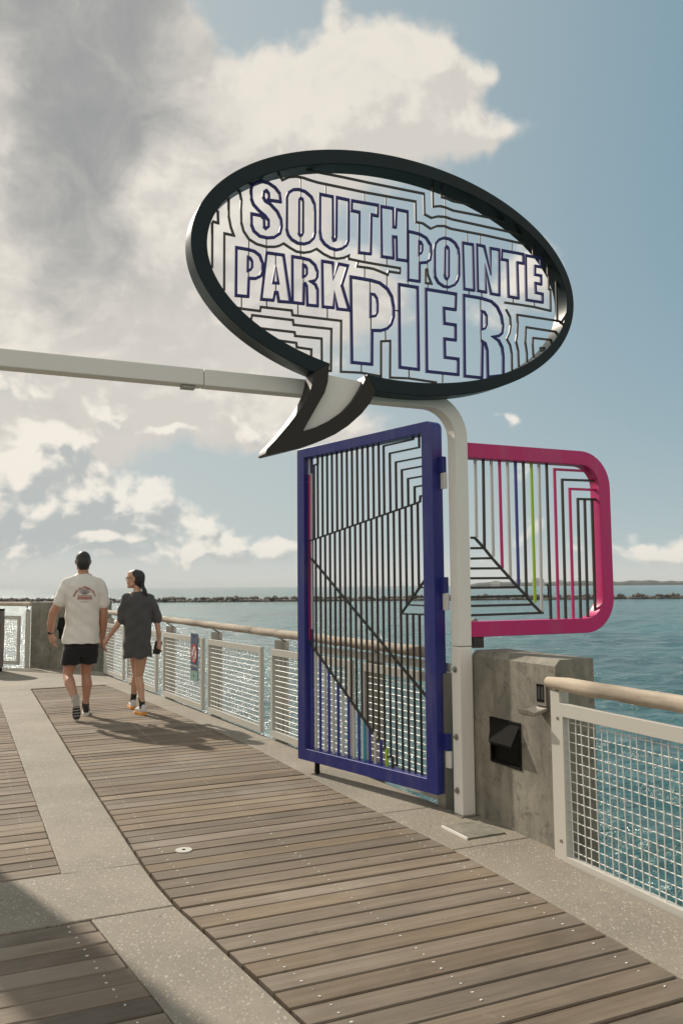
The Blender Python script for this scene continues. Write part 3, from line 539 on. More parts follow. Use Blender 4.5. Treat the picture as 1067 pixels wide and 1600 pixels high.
# floor light and access plate
fl_ = empty('floor_disc', 'pale round metal cap with a dark centre set into the boards', 'floor cap', P3(1.202, 4.845, 0))
part('rim', MB().prism([(.047*math.cos(a*.2618), .047*math.sin(a*.2618)) for a in range(24)], -.02, .006), M['fence'], fl_)
part('screw_hole', MB().prism([(.010*math.cos(a*.5236), .010*math.sin(a*.5236)) for a in range(12)], .006, .008), M['darkbox'], fl_)
pl = empty('access_plate', 'square concrete coloured access plate with bright edge on the kerb by the white post', 'access plate', P3(2.77, 4.31, 0), TH)
part('lid', MB().box(0, .265, 0, .285, -.01, .009), M['wall'], pl, bev=.002)
part('edge_trim', MB().box(-.012, -.001, 0, .285, -.01, .013), M['white'], pl)

# ================================================================ portal: post, beam, collar
def W(o, s0, t0, z0=0): pass
portal = empty('portal_frame', 'white square tube portal: rounded post on the right carrying a long beam over the boardwalk', 'portal frame', P3(3.009, 4.743), TH)
h_ = .05
def arc(cx, cz, r, a0, a1, n=10): return [(cx+r*math.cos(R(a0+(a1-a0)*k/n)), cz+r*math.sin(R(a0+(a1-a0)*k/n))) for k in range(n+1)]
# centreline in local (x from post corner): post at x=.05; beam centre z=2.74
path = [(.05, 1.094)]+arc(-.20, 2.49, .25, 0, 90, 12)+[(-1.732, 2.74)]
def strip_obj(name, pts, w, y0, y1, m, parent, sm=35, bev=.006, **k): return part(name, MB().strip(pts, w, y0, y1), m, parent, sm=None, bev=bev, **k)
strip_obj('post', path, .10, 0, .10, M['white'], portal)
strip_obj('beam', [(-1.735, 2.74), (-6.0, 2.74)], .10, 0, .10, M['white'], portal)
part('post_sleeve', MB().box(-.002, .102, -.002, .102, 0, 1.090), M['white'], portal, bev=.008)
part('base_plate', MB().box(-.03, .13, -.03, .13, 0, .006), M['steel'], portal)
for z in (.155, .50, .94):
    part('bolt', MB().tube([(-.002,.05,z),(-.010,.05,z),(-.011,.05,z),(-.022,.05,z)], [.021,.021,.013,.012], 8), M['steel'], portal)
part('beam_bracket', MB().box(-1.86, -1.78, .02, .08, 2.672, 2.6895), M['steel'], portal)
strip_obj('post', [(-6.0-.05+.0, 0), (-6.05, 2.79)], .10, 0, .10, M['white'], portal)

# ================================================================ speech bubble sign
TF = 4.603
sign = empty('speech_bubble_sign', 'oval speech bubble sign with cut metal lettering reading SOUTH POINTE PARK PIER', 'sign', P3(2.5, TF, 3.5), TH)
def sl(p): return (p[0]-2.5, p[1]-3.5)
def ellipse_pts(c, a, b, a0, a1, n): return [(c[0]+a*math.cos(a0+(a1-a0)*k/n), c[1]+b*math.sin(a0+(a1-a0)*k/n)) for k in range(n+1)]
EO = ((2.548, 3.511), 1.395, .793); EI = ((2.566, 3.509), 1.316, .702)
def ang_on(e, p): return math.atan2((p[1]-e[0][1])/e[2], (p[0]-e[0][0])/e[1])
def frame_loops():
    to, ti = DATA['TO'], DATA['TI']
    a0 = ang_on(EO, to[-1]); a1 = ang_on(EO, to[0])+2*math.pi if ang_on(EO, to[0]) < a0 else ang_on(EO, to[0])
    outer = ellipse_pts(*EO, a0, a1, 120)+to[1:-1]
    b0 = ang_on(EI, ti[-1]); b1 = ang_on(EI, ti[0])+2*math.pi if ang_on(EI, ti[0]) < b0 else ang_on(EI, ti[0])
    inner = ellipse_pts(*EI, b0, b1, 120)+ti[1:-1]
    return [sl(p) for p in outer], [sl(p) for p in inner]
def extrude_hole(outer, inner, y0, y1):
    bm = bmesh.new(); es = []
    for lp in (outer, inner):
        vs = [bm.verts.new((x, y0, z)) for x, z in lp]
        es += [bm.edges.new((vs[i], vs[(i+1) % len(vs)])) for i in range(len(vs))]
    bmesh.ops.triangle_fill(bm, use_beauty=True, use_dissolve=False, edges=es)
    fr = bm.faces[:]; g = bmesh.ops.extrude_face_region(bm, geom=fr)
    bmesh.ops.translate(bm, verts=[v for v in g['geom'] if isinstance(v, bmesh.types.BMVert)], vec=(0, y1-y0, 0))
    bmesh.ops.recalc_face_normals(bm, faces=bm.faces)
    me = bpy.data.meshes.new('bubble_frame'); bm.to_mesh(me); bm.free()
    for p in me.polygons: p.use_smooth = True
    me.set_sharp_from_angle(angle=R(40)); return me
def arc_band(y0, y1):
    to, ti = DATA['TO'], DATA['TI']
    a0 = ang_on(EO, to[-1]); a1 = ang_on(EO, to[0]); a1 += 2*math.pi if a1 < a0 else 0
    b0 = ang_on(EI, ti[-1]); b1 = ang_on(EI, ti[0]); b1 += 2*math.pi if b1 < b0 else 0
    n = 140; o_ = [sl(p) for p in ellipse_pts(*EO, a0, a1, n)]; i_ = [sl(p) for p in ellipse_pts(*EI, b0, b1, n)]
    rings = [[(o_[k][0], y0, o_[k][1]), (i_[k][0], y0, i_[k][1]), (i_[k][0], y1, i_[k][1]), (o_[k][0], y1, o_[k][1])] for k in range(n+1)]
    return MB().loft(rings), (o_[0], i_[0], o_[-1], i_[-1])
band, (oa, ia, ob_, ib_) = arc_band(0, .138)
part('bubble_frame', band, M['ring'], sign, sm=40, bev=.004)
tail_poly = [ob_]+[sl(p) for p in DATA['TO'][1:-1]]+[oa, ia]+[sl(p) for p in reversed(DATA['TI'][1:-1])]+[ib_]
part('bubble_tail', MB().prism_xz(tail_poly, .0015, .1365), M['tail'], sign, sm=40)
tin = [sl(p) for p in DATA['TI']]; tin = [((a[0]), a[1]) for a in tin]
part('tail_panel', MB().prism_xz([tin[1]]+tin[2:-2]+[tin[-2]], .045, .060), M['white'], sign)
Y0, Y1 = .064, .075
def bar(name, pts, w, closed, m, parent, y0=Y0, y1=Y1, label=None): return part(name, MB().strip(pts, w, y0, y1, closed), m, parent, label)
for i, (ch, pts) in enumerate(DATA['LET']):
    lt = bar('letter', [sl(p) for p in pts], (.0165 if i < 15 else .0185), True, M['letter'], sign, Y0-.003, Y1, label='outlined letter '+ch)
    lt_c = [c for c in DATA['CNT'] if c[0] == ch]
    for c in DATA['CNT']:
        cx = sum(p[0] for p in c[1])/len(c[1]); cz = sum(p[1] for p in c[1])/len(c[1])
        xs = [p[0] for p in pts]; zs = [p[1] for p in pts]
        if c[0] == ch and min(xs) < cx < max(xs) and min(zs) < cz < max(zs):
            bar('counter', [sl(p) for p in c[1]], .015, True, M['letter'], lt, Y0-.003, Y1)
for pts in DATA['CON']: bar('contour_bar', [sl(p) for p in pts], .0135, False, M['black'], sign)
tm = MB()
for pts in DATA['TIE']: bar('tie_bar', [sl(p) for p in pts], .0065, False, M['black'], sign, Y0+.002, Y1-.002)

# ================================================================ pink side panel over the water
PT = 4.785
panel = empty('pink_side_panel', 'rounded magenta framed panel of coloured bars reaching over the water beside the white post', 'barrier panel', P3(3.11, PT, 0), TH)
pp = [(.0, 2.424)]+[(x, z) for x, z in arc(1.01, 2.214, .21, 90, 0, 10)]+[(x, z) for x, z in arc(1.01, 1.41, .21, 0, -90, 10)]+[(.0, 1.20)]
part('frame', MB().strip(pp, .103, 0, .10), M['pink'], panel, sm=35, bev=.003)
for c, pts in DATA['MAG']:
    q = [(x-3.11, z) for x, z in pts]
    bar('bar', q, .0175 if c != 'black' else .0165, False, M[c], panel, .042, .056, label={'light':'pale grey bar','black':None,'pink':'pink bar','blue':'dark blue bar','green':'lime green bar'}[c])
part('support_stub', MB().box(.045, .13, .01, .09, 1.075, 1.149), M['black'], panel, bev=.004)
part('fixing_bolt', MB().tube([(.085,.05,1.25),(.085,.05,1.264),(.085,.05,1.272)], [.02,.02,.010], 8), M['steel'], panel)

# ================================================================ blue gate
gn = P3(*DATA['GATE']['n'][:2]); gf = P3(*DATA['GATE']['f'][:2]); gd = (gf-gn).normalized()
gate = empty('blue_gate', 'tall navy blue gate of vertical bars standing open, hung from the white post', 'gate', (gn.x, gn.y, 0), math.atan2(gd.y, gd.x))
# local x along the gate away from the hinge; the camera side is local +y
GS = 1 if Vector((-gd.y, gd.x, 0)).dot(Vector((0,-1,0))) > 0 else -1
def gy(a, b): return (-GS*b, -GS*a) if GS > 0 else (a, b)
y0, y1 = sorted((0, -GS*.10))
part('gate_frame', MB().ring_xz(rrect(0, 1.595, .10, 2.645, (.008,.008,.02,.055)), rrect(.105, 1.498, .192, 2.566, (.004,)*4), y0, y1), M['navy'], gate, sm=35, bev=.003)
def gbar(pts, c='black', w=.0108, label=None):
    a, b = sorted((-GS*.044, -GS*.060)); bar('bar', pts, w, False, M[c], gate, a, b, label)
pitch = .0634
gx = [.140+.0634*k for k in range(22)]                 # lower set of bars
def d1(x): return 1.867+(1.539-x)*(2.086-1.867)/(1.539-.202)      # rising cross bar
def d2(x): return 1.712+(x-1.446)*(1.712-.732)/(1.446-.147)       # long falling diagonal
def d3(x): return 1.066+(x-1.531)*(1.066-.421)/(1.531-.727)       # lower diagonal
gbar([(1.502,1.872),(.205,2.085),(.179,2.092),(.175,2.13),(.10,2.134)])
gbar([(1.490,1.745),(.10,.697)], w=.014); gbar([(1.535,1.070),(.727,.425)], w=.014)
tops = [.615+.0634*k for k in range(13)]
for x in tops: gbar([(x, 2.572), (x, d1(x))])
gbar([(.559,d1(.559)),(.559,2.543),(.238,2.548),(.242,2.572)]); gbar([(.491,d1(.491)),(.491,2.478),(.178,2.481),(.178,2.572)])
for x, z in ((.426,2.404),(.363,2.339),(.299,2.268),(.232,2.202)): gbar([(x, d1(x)), (x, z), (.10, z+.003)])
gbar([(1.425,d1(1.425)),(1.425,2.50),(1.372,2.505),(1.372,2.572)]); gbar([(1.467,1.15),(1.462,2.43),(1.495,2.43),(1.495,2.572)], 'light', .010)
gbar([(1.515,2.425),(1.497,2.422),(1.497,1.072),(1.515,1.07)], 'pink', .017, 'pink bar')
for k, x in enumerate(gx):
    zb = max(d3(x), .19) if x > .727 else (.19 if x < .44 else .421-(.727-x)*.762)
    if x < .40:
        zt = {0:1.985,1:d1(x),2:d1(x),3:d1(x)}.get(k, d1(x)); zs = 1.54-(x-.133)*.945
        if k == 0: gbar([(.10,2.057),(x,2.055),(x,1.545),(.10,1.545)])
        else: gbar([(x, d1(x)), (x, zs)])
        gbar([(x, 1.297), (x, .19)])
    elif x < .727:
        gbar([(x, d1(x)), (x, zb), (x+.03, zb)])
    else: gbar([(x, d1(x)), (x, zb)])
gbar([(.133,1.545),(.391,1.297),(.10,1.296)], w=.014); gbar([(.196,1.484),(.10,1.483)]); gbar([(.26,1.421),(.10,1.419)]); gbar([(.33,1.362),(.10,1.357)])
cb = ['light','blue','light','blue','light','blue','light','blue','light','blue','cyan','blue','light','blue','green','black']
xs_ = [1.523,1.476,1.414,1.356,1.290,1.244,1.186,1.126,1.068,.999,.938,.876,.812,.752,.692,.627,.564,.504]
cols = ['light','blue','light','blue','light','blue','light','blue','light','blue','light','blue','cyan','blue','light','blue','green','black']
for x, c in zip(xs_, cols):
    zt = d3(x) if x > .727 else .421-(.727-x)*.80+.03
    gbar([(x, zt), (x, .19)], c, .0165, {'light':'pale grey lower bar','blue':'blue lower bar','cyan':'cyan lower bar','green':'lime green lower bar','black':None}[c])
for z in (2.335, 1.50, .445):
    a, b = sorted((-GS*.055, -GS*.095))
    hp = part('hinge', MB().box(-.045, .004, a, b, z-.055, z+.055), M['navy'], gate, bev=.004)
    part('hinge_leaf', MB().box(-.060, -.012, a+.01, b+.06 if GS < 0 else b-.01, z-.170, z-.058), M['white'], hp, bev=.004)
part('caster', MB().box(1.385, 1.415, -GS*.05-.014, -GS*.05+.014, .03, .099).tube([(1.40,-GS*.05-.010,.024),(1.40,-GS*.05+.010,.024)], .024, 16), M['darkbox'], gate)

# ================================================================ concrete wall beside the post
wallo = empty('concrete_wall', 'stained waist high concrete wall behind the white post, holding a dark hooded recess', 'wall', P3(3.115, 3.90, 0), TH, 'concrete walls of the pier')
# local x towards the water, y along the pier; recess opening y .36-.60 , z .36-.62
def wall_profile():
    mb = MB(); c = .035; zt = 1.065; L = .86; Wd = .28
    pr = [(0,-1.2),(Wd,-1.2),(Wd,zt-.0),(c,zt),(0,zt-c)]
    return pr, L
pr, L_ = wall_profile()
oy0, oy1, oz0, oz1 = .335, .665, .375, .660
mb = MB()
for (a, b, z0, z1, top) in ((0.0, oy0, None, None, 1), (oy1, L_, None, None, 1)):
    mb.add([(x, a, z) for x, z in pr]+[(x, b, z) for x, z in pr], [(4,3,2,1,0),(5,6,7,8,9)]+[(i,(i+1)%5,(i+1)%5+5,i+5) for i in range(5)])
mb.box(0, .28, oy0, oy1, -1.2, oz0); mb.prism_xz([(0,oz1),(.28,oz1),(.28,1.065),(.035,1.065),(0,1.03)], oy0, oy1); mb.box(.12, .28, oy0, oy1, oz0, oz1)
part('wall_body', mb, M['wall'], wallo)
hood = MB(); a, b = oy0+.004, oy1-.004
hood.add([(-.004,a,oz0),(-.004,b,oz0),(-.004,b,oz1),(-.004,a,oz1),(-.004,a+.02,oz0+.03),(-.004,b-.02,oz0+.03),(.04,b-.03,oz0+.13),(.04,a+.03,oz0+.13),(.10,a+.02,oz0+.03),(.10,b-.02,oz0+.03),(.11,b-.03,oz0+.13),(.11,a+.03,oz0+.13)],
         [(0,1,5,4)])
def hood_mesh(y0, y1, z0, z1):
    m_ = MB(); d = .085; zm = z0+(z1-z0)*.50; g = .012
    m_.box(-.006, .110, y0, y0+g, z0, z1); m_.box(-.006, .110, y1-g, y1, z0, z1); m_.box(-.006, .110, y0+g, y1-g, z0, z0+g); m_.box(-.006,.110,y0+g,y1-g,z1-g,z1); m_.box(.10,.115,y0+g,y1-g,z0+g,z1-g)
    # sloping hood projecting from the upper half
    m_.add([(0,y0+g,z1-g),(0,y1-g,z1-g),(-.055,y1-.055,zm),(-.055,y0+.03,zm),(.02,y1-g,z0+g),(.02,y0+g,z0+g),(-.045,y1-.06,zm-.02),(-.045,y0+.035,zm-.02)],
           [(0,1,2,3),(1,4,6,2),(3,2,6,7),(5,0,3,7),(0,5,4,1)])
    return m_
part('recess_hood', hood_mesh(oy0+.003, oy1-.003, oz0+.003, oz1-.003), M['darkbox'], wallo, bev=.002)
ob = empty('outlet_box', 'small metal outlet box with its cover hanging open on the concrete wall', 'outlet box', P3(3.115, 4.02, .80), TH)
part('box_face', MB().box(-.012, 0, -.045, .045, 0, .125), M['darkbox'], ob, bev=.002)
fr_ = MB().ring_xz(rrect(-.05,.05,-.005,.13,(.004,)*4), rrect(-.036,.036,.012,.118,(.004,)*4), 0, .016)
me_ = fr_; me_.v = [(-y, x, z) for x, y, z in me_.v]; part('bezel', me_, M['steel'], ob)
part('socket', MB().box(-.016, -.0125, -.028, -.004, .03, .10).box(-.016, -.0125, .004, .028, .03, .10), M['rubber'], ob)
part('cover', MB().loft([[(-.012,-.06,-.012),(-.012,.06,-.012),(-.012,.06,-.03),(-.012,-.06,-.03)],[(-.105,-.055,-.035),(-.105,.055,-.035),(-.10,.050,-.060),(-.10,-.050,-.060)],[(-.150,-.045,-.015),(-.150,.045,-.015),(-.145,.04,-.045),(-.145,-.04,-.045)]]), M['steel'], ob, bev=.003)

# ================================================================ mesh railings
def wire_mesh(parent, x0, x1, z0, z1, pitch, r, n=5):
    mb = MB(); k = 0; x = x0+pitch*.55
    while x < x1-pitch*.2: 
        mb.tube([(x, -.004*(1 if k % 2 else -1), z0), (x, 0, (z0+z1)/2), (x, .004*(1 if k % 2 else -1), z1)], r, n, False); x += pitch; k += 1
    z = z0+pitch*.6; k = 0
    while z < z1-pitch*.2:
        mb.tube([(x0, .007, z), ((x0+x1)/2, .0055, z), (x1, .007, z)], r, n, False); z += pitch; k += 1
    return part('wire_mesh', mb, M['wire'], parent, kind='stuff', sm=60)
def railing_bay(parent, x0, x1, z0=.03, z1=.905, fw=.062, pitch=.0505, r=.003, flip=1):
    # local x runs along the railing from this bay's post; y>0 towards the water
    fr = part('panel_frame', MB().ring_xz(rrect(x0, x1, z0, z1, (.002,)*4, 1), rrect(x0+.045, x1-.045, z0+fw, z1-fw, (.002,)*4, 1), -.02, .02), M['fence'], parent, bev=.002)
    wire_mesh(fr, x0+.045, x1-.045, z0+fw, z1-fw, pitch, r)
    for zz in (z0+.17, z1-.19): part('bolt', MB().tube([(x0+.024,-.02,zz),(x0+.024,-.026,zz)], .009, 8), M['steel'], fr)
def rail_post(parent, x, ztop, zrail, wid=.012, dep=.095):
    po = part('post', MB().box(x-wid/2, x+wid/2, .022, .022+dep, -.45, ztop).box(x+wid/2, x+wid/2+.085, .022+dep-.014, .022+dep, -.45, ztop-.002), M['fence'], parent, bev=.002)
    part('rail_bracket', MB().tube([(x+.03,.06,ztop-.03),(x+.03,.045,zrail-.03)], .011, 8), M['steel'], po)
def handrail(parent, pts, r):
    part('handrail', MB().tube(pts, r, 20), M['rail'], parent, sm=50)
# near railing, right foreground: runs towards the camera from the wall
a_, b_ = P3(3.045, 3.846), P3(2.985, 2.10); d_ = (b_-a_).normalized()
nr = empty('mesh_railing', 'near grey wire mesh railing with a pale log handrail, right foreground', 'railing', a_, math.atan2(d_.y, d_.x), 'mesh railings along the pier')
def neg(mb): mb.v = [(x, -y, z) for x, y, z in mb.v]; return mb
# this railing is walked with the water on local -y, so mirror the bays
class Flip:
    pass
_add = MB.mesh
def near_bay():
    x0, x1, z0, z1, fw = 0.085, 1.72, -.03, .845, .07
    part('post', MB().box(0, .082, -.012, .012, -.6, .905).box(.005, .017, .012, .10, -.6, .900), M['fence'], nr, bev=.002)
    fr = part('panel_frame', MB().ring_xz(rrect(x0, x1, z0, z1, (.002,)*4, 1), rrect(x0+.03, x1-.045, z0+.062, z1-fw, (.002,)*4, 1), -.02, .02), M['fence'], nr, bev=.002)
    wire_mesh(fr, x0+.03, x1-.045, z0+.062, z1-fw, .0525, .0031, 7)
    for zz in (.10, .76): part('bolt', MB().tube([(.066,-.012,zz),(.066,-.02,zz)], .009, 8), M['steel'], nr)
    for x in (.04, 1.68): part('rail_bracket', MB().tube([(x,.02,.86),(x,.0,.93)], .010, 8), M['steel'], nr)
    part('post', MB().box(1.722, 1.80, -.012, .012, -.6, .905), M['fence'], nr, bev=.002)
    n = 14; handrail(nr, [(-.03+2.6*k/n, .0+.002*math.sin(k*1.9), .948+.002*math.sin(k*2.7)) for k in range(n+1)], [.030]+[.0405+.0012*math.sin(k*2.3) for k in range(n)])
near_bay()
# long railing beyond the gate
a_, b_ = P3(3.045, 4.955), P3(2.312, 15.08); d_ = (b_-a_).normalized(); LR = (b_-a_).length
lr = empty('mesh_railing', 'long grey wire mesh railing with a log handrail running from the gate past the couple', 'railing', a_, math.atan2(d_.y, d_.x), 'mesh railings along the pier')
# local x away from camera along the pier, water at local -y
def long_bay(x, ln):
    fr = part('panel_frame', MB().ring_xz(rrect(x, x+ln, .03, .885, (.002,)*4, 1), rrect(x+.045, x+ln-.045, .095, .82, (.002,)*4, 1), -.02, .02), M['fence'], lr, bev=.002)
    wire_mesh(fr, x+.045, x+ln-.045, .095, .82, .0505, .0031, 4)
    part('post', MB().box(x+ln-.016, x+ln-.004, -.125, -.023, -.5, .965).box(x+ln-.125, x+ln-.017, -.125, -.112, -.5, .965), M['fence'], lr)
    part('rail_bracket', MB().tube([(x+ln-.07,-.118,.95),(x+ln-.07,-.01,1.02)], .011, 8), M['steel'], lr)
for x, ln in ((.10,1.05),(1.33,1.62),(3.20,1.60),(4.99,1.62),(6.94,1.60),(8.79,1.32)): long_bay(x, ln)
part('post', MB().box(-.02, .07, -.05, .05, -.5, .90), M['steel'], lr, label='dark end post')
part('rail_plate', MB().box(.0, 2.1, -.03, -.018, .905, .965), M['fence'], lr)
n = 40; handrail(lr, [(.15+(LR-.15)*k/n, -.0+.003*math.sin(k*1.7), 1.025+.055*k/n+.003*math.sin(k*2.9)) for k in range(n+1)], [.040+.0015*math.sin(k*2.1) for k in range(n+1)])

# no diving sign, hung on the mesh
sgn_x = 5.02
nds = empty('no_diving_sign', 'small navy sign with a red ring and crossed out diver, hung on the mesh railing', 'sign', a_+d_*5.14, math.atan2(d_.y, d_.x))
# local frame: camera side is +y
part('panel', MB().box(-.02, .255, .022, .028, .355, .93), M['navysign'] if 'navysign' in M else paint('navy_sign_face', (.035,.060,.12), .5, .08), nds, bev=.002)
part('band', MB().box(-.0195, .2545, .0282, .0300, .3555, .475), paint('sea_green_face', (.22,.36,.31), .5, .06), nds)
def disc(cx, cz, r0, r1, y, n=28):
    mb = MB(); o_ = [(cx+r1*math.cos(2*math.pi*k/n), cz+r1*math.sin(2*math.pi*k/n)) for k in range(n)]
    if r0 <= 0: return mb.prism_xz(o_, y, y+.0012)
    return mb.ring_xz(o_, [(cx+r0*math.cos(2*math.pi*k/n), cz+r0*math.sin(2*math.pi*k/n)) for k in range(n)], y, y+.0012)
red = paint('sign_red', (.50,.03,.035), .5, .05); wht = paint('sign_white', (.66,.62,.58), .5, .05); dk = paint('sign_black', (.03,.03,.035), .5, .05)
cx, cz = .118, .685
part('white_disc', disc(cx, cz, 0, .112, .0282), wht, nds)
dv = MB().strip([(cx+.045,cz+.075),(cx+.005,cz-.005),(cx-.045,cz-.06)], .016, .0296, .0306).strip([(cx+.005,cz-.005),(cx+.030,cz-.055)], .014, .0296, .0306).strip([(cx-.07,cz-.072),(cx+.07,cz-.072)], .010, .0296, .0306)
part('diver_figure', dv, dk, nds)
part('red_ring', disc(cx, cz, .092, .116, .0308).strip([(cx+.068,cz-.072),(cx-.066,cz+.074)], .017, .0308, .0320), red, nds)
def text_obj(s, size, parent, m, loc, rot, name='lettering', ext=.0006):
    cu = bpy.data.curves.new(name, 'FONT'); cu.body = s; cu.size = size; cu.align_x = 'CENTER'; cu.align_y = 'CENTER'; cu.extrude = ext; cu.resolution_u = 2
    t = bpy.data.objects.new(name, cu); COL.objects.link(t); bpy.context.view_layer.update()
    me = bpy.data.meshes.new_from_object(t.evaluated_get(bpy.context.evaluated_depsgraph_get())); bpy.data.objects.remove(t)
    o = link(name, me, m, parent); o.location = loc; o.rotation_euler = rot; return o
text_obj('NO DIVING', .045, nds, wht, (.118, .0292, .532), (R(90), 0, R(180)))
for zz in (.895, .415): part('bolt', MB().tube([(.118,.028,zz),(.118,.034,zz)], .010, 8), M['darkbox'], nds)

# ================================================================ far end of the pier
fw_a, fw_b = Vector((-4.45, 15.30, 0)), Vector((-5.99, 16.13, 0)); fd = (fw_b-fw_a).normalized(); fl = (fw_b-fw_a).length
fwall = empty('concrete_wall', 'grey concrete wall at the far end of the pier behind the man in white', 'wall', fw_a, math.atan2(fd.y, fd.x), 'concrete walls of the pier')
part('wall_body', MB().box(0, fl, -.35, 0, -1.5, 1.24), M['wall'], fwall, bev=.02)
part('recess_hood', MB().add([(x, z_, y) for x, y, z_ in []], []).box(.60, .98, .0, .012, .55, .95).add([(.60,.012,.95),(.98,.012,.95),(.95,.09,.74),(.63,.09,.74),(.60,.012,.70),(.98,.012,.70)], [(0,1,2,3),(1,5,2),(0,3,4),(3,2,5,4)]), M['darkbox'], fwall)
fe = empty('mesh_railing', 'short grey mesh railing at the far left beside the dark litter bin', 'railing', Vector((-6.03, 16.16, 0)), math.atan2(fd.y, fd.x), 'mesh railings along the pier')
part('post', MB().box(.03, .15, -.06, -.045, -.5, 1.08), M['fence'], fe)
part('rail_bracket', MB().tube([(.09,-.05,1.06),(.09,-.02,1.16)], .012, 6), M['steel'], fe)
ff = part('panel_frame', MB().ring_xz(rrect(.25, 1.75, .03, .97, (.002,)*4, 1), rrect(.30, 1.70, .10, .90, (.002,)*4, 1), -.02, .02), M['fence'], fe)
wire_mesh(ff, .30, 1.70, .10, .90, .0505, .0031, 4)
handrail(fe, [(-.02,-.01,1.20),(1.2,-.01,1.20),(2.4,-.01,1.20)], .040)
bn = empty('litter_bin', 'dark litter bin clad in upright wooden slats at the far left edge', 'litter bin', (-6.46, 15.28, 0), .3)
part('liner', MB().prism([(.25*math.cos(a*.3927), .25*math.sin(a*.3927)) for a in range(16)], .03, 1.06), M['darkbox'], bn)
for k in range(16):
    a = k*2*math.pi/16; c, s = math.cos(a), math.sin(a); t_, r0, r1 = .050, .262, .285
    q = [(r0*c+t_*s, r0*s-t_*c), (r1*c+t_*s, r1*s-t_*c), (r1*c-t_*s, r1*s+t_*c), (r0*c-t_*s, r0*s+t_*c)]
    part('slat', MB().prism(q, .07, 1.10), M['slat'], bn)
part('lid', MB().prism([(.29*math.cos(a*.3927), .29*math.sin(a*.3927)) for a in range(16)], 1.101, 1.13), M['darkbox'], bn)
part('base', MB().prism([(.27*math.cos(a*.3927), .27*math.sin(a*.3927)) for a in range(16)], 0, .068), M['darkbox'], bn)

# ---- unseen round pylon, shape guessed, added to cast the shadow across the near boards
py_ = Vector((-4.22, 6.97, 0))
can = empty('shadow_pylon', 'unseen tall round pylon of guessed shape, added left of the walking couple to cast the near shadow', 'pylon', py_)
part('base', MB().tube([(0,0,0),(0,0,.12)], .31, 28), M['wall'], can, sm=50)
part('shaft', MB().tube([(0,0,.12),(0,0,1.5),(0,0,3.2),(0,0,4.9)], [.245,.242,.238,.232], 32), M['white'], can, sm=50)
part('collar', MB().tube([(0,0,3.9),(0,0,4.0)], .252, 28), M['steel'], can, sm=50)
part('cap', MB().tube([(0,0,4.9),(0,0,4.96),(0,0,5.06)], [.26,.26,.06], 28), M['darkbox'], can, sm=50)

# ================================================================ people
def fuse(name, prims, voxel, smooth_it=4, wrinkle=None):
    """union of overlapping tapered capsules and ellipsoids -> one continuous skin"""
    mb = MB()
    for pr in prims:
        if pr[0] == 'cap':     # ('cap', [points], [radii])
            pts, rr = pr[1], pr[2]
            pts = [Vector(p) for p in pts]
            for i in range(len(pts)):
                mb.sphere(pts[i], rr[i], 12, 8)
            for i in range(len(pts)-1):
                mb.tube([pts[i], pts[i+1]], [rr[i], rr[i+1]], 12)
        elif pr[0] == 'ell':   # ('ell', centre, radii)
            mb.sphere(pr[1], 1.0, 16, 12, pr[2])
        elif pr[0] == 'loft':  # ('loft', [(x, y, z, rx, ry)])
            n = 20; rings = []
            for (x, y, z, rx, ry) in pr[1]:
                rings.append([(x+rx*math.copysign(abs(math.cos(2*math.pi*k/n))**.85, math.cos(2*math.pi*k/n)), y+ry*math.copysign(abs(math.sin(2*math.pi*k/n))**.85, math.sin(2*math.pi*k/n)), z) for k in range(n)])
            mb.loft(rings)
    me = mb.mesh(name); o = bpy.data.objects.new('tmp', me); COL.objects.link(o)
    m = o.modifiers.new('r', 'REMESH'); m.mode = 'VOXEL'; m.voxel_size = voxel
    s = o.modifiers.new('s', 'SMOOTH'); s.factor = .5; s.iterations = smooth_it
    bpy.context.view_layer.update()
    out = bpy.data.meshes.new_from_object(o.evaluated_get(bpy.context.evaluated_depsgraph_get())); bpy.data.objects.remove(o); bpy.data.meshes.remove(me)
    if wrinkle:
        n = len(out.vertices); co = np.empty(n*3); out.vertices.foreach_get('co', co); co = co.reshape(-1, 3); no = np.empty(n*3); out.vertices.foreach_get('normal', no); no = no.reshape(-1, 3)
        co = co+no*wrinkle(co)[:, None]; out.vertices.foreach_set('co', co.ravel()); out.update()
    for p in out.polygons: p.use_smooth = True
    out.name = name; return out
def hand(w, d, side, sz=1.0, curl=.5, spread=(1,0,0)):
    """wrist point w, pointing direction d, thumb side vector; five separate bent fingers"""
    w = Vector(w); d = Vector(d).normalized(); t = Vector(side); t = (t-d*t.dot(d)).normalized(); nrm = d.cross(t).normalized()
    pr = [('cap', [w, w+d*.05*sz, w+d*.085*sz], [.028*sz, .034*sz, .032*sz]), ('cap', [w+d*.04*sz+t*.022*sz, w+d*.085*sz+t*.026*sz], [.020*sz]*2), ('cap', [w+d*.04*sz-t*.02*sz, w+d*.082*sz-t*.026*sz], [.018*sz]*2)]
    for k, (off, ln) in enumerate(((.030,.072),(.010,.082),(-.010,.076),(-.029,.060))):
        b = w+d*.088*sz+t*off*sz; a = curl*(.8+.12*k); m1 = b+(d*math.cos(a*.5)+nrm*math.sin(a*.5))*ln*.5*sz; m2 = m1+(d*math.cos(a)+nrm*math.sin(a))*ln*.3*sz; m3 = m2+(d*math.cos(a*1.7)+nrm*math.sin(a*1.7))*ln*.28*sz
        pr.append(('cap', [b, m1, m2, m3], [.0105*sz, .0095*sz, .0088*sz, .0075*sz]))
    b = w+d*.03*sz+t*.03*sz; m1 = b+(d*.6+t*.7+nrm*.25)*.04*sz; m2 = m1+(d*.9+t*.25+nrm*.3)*.035*sz
    pr.append(('cap', [b, m1, m2], [.015*sz, .012*sz, .009*sz])); return pr
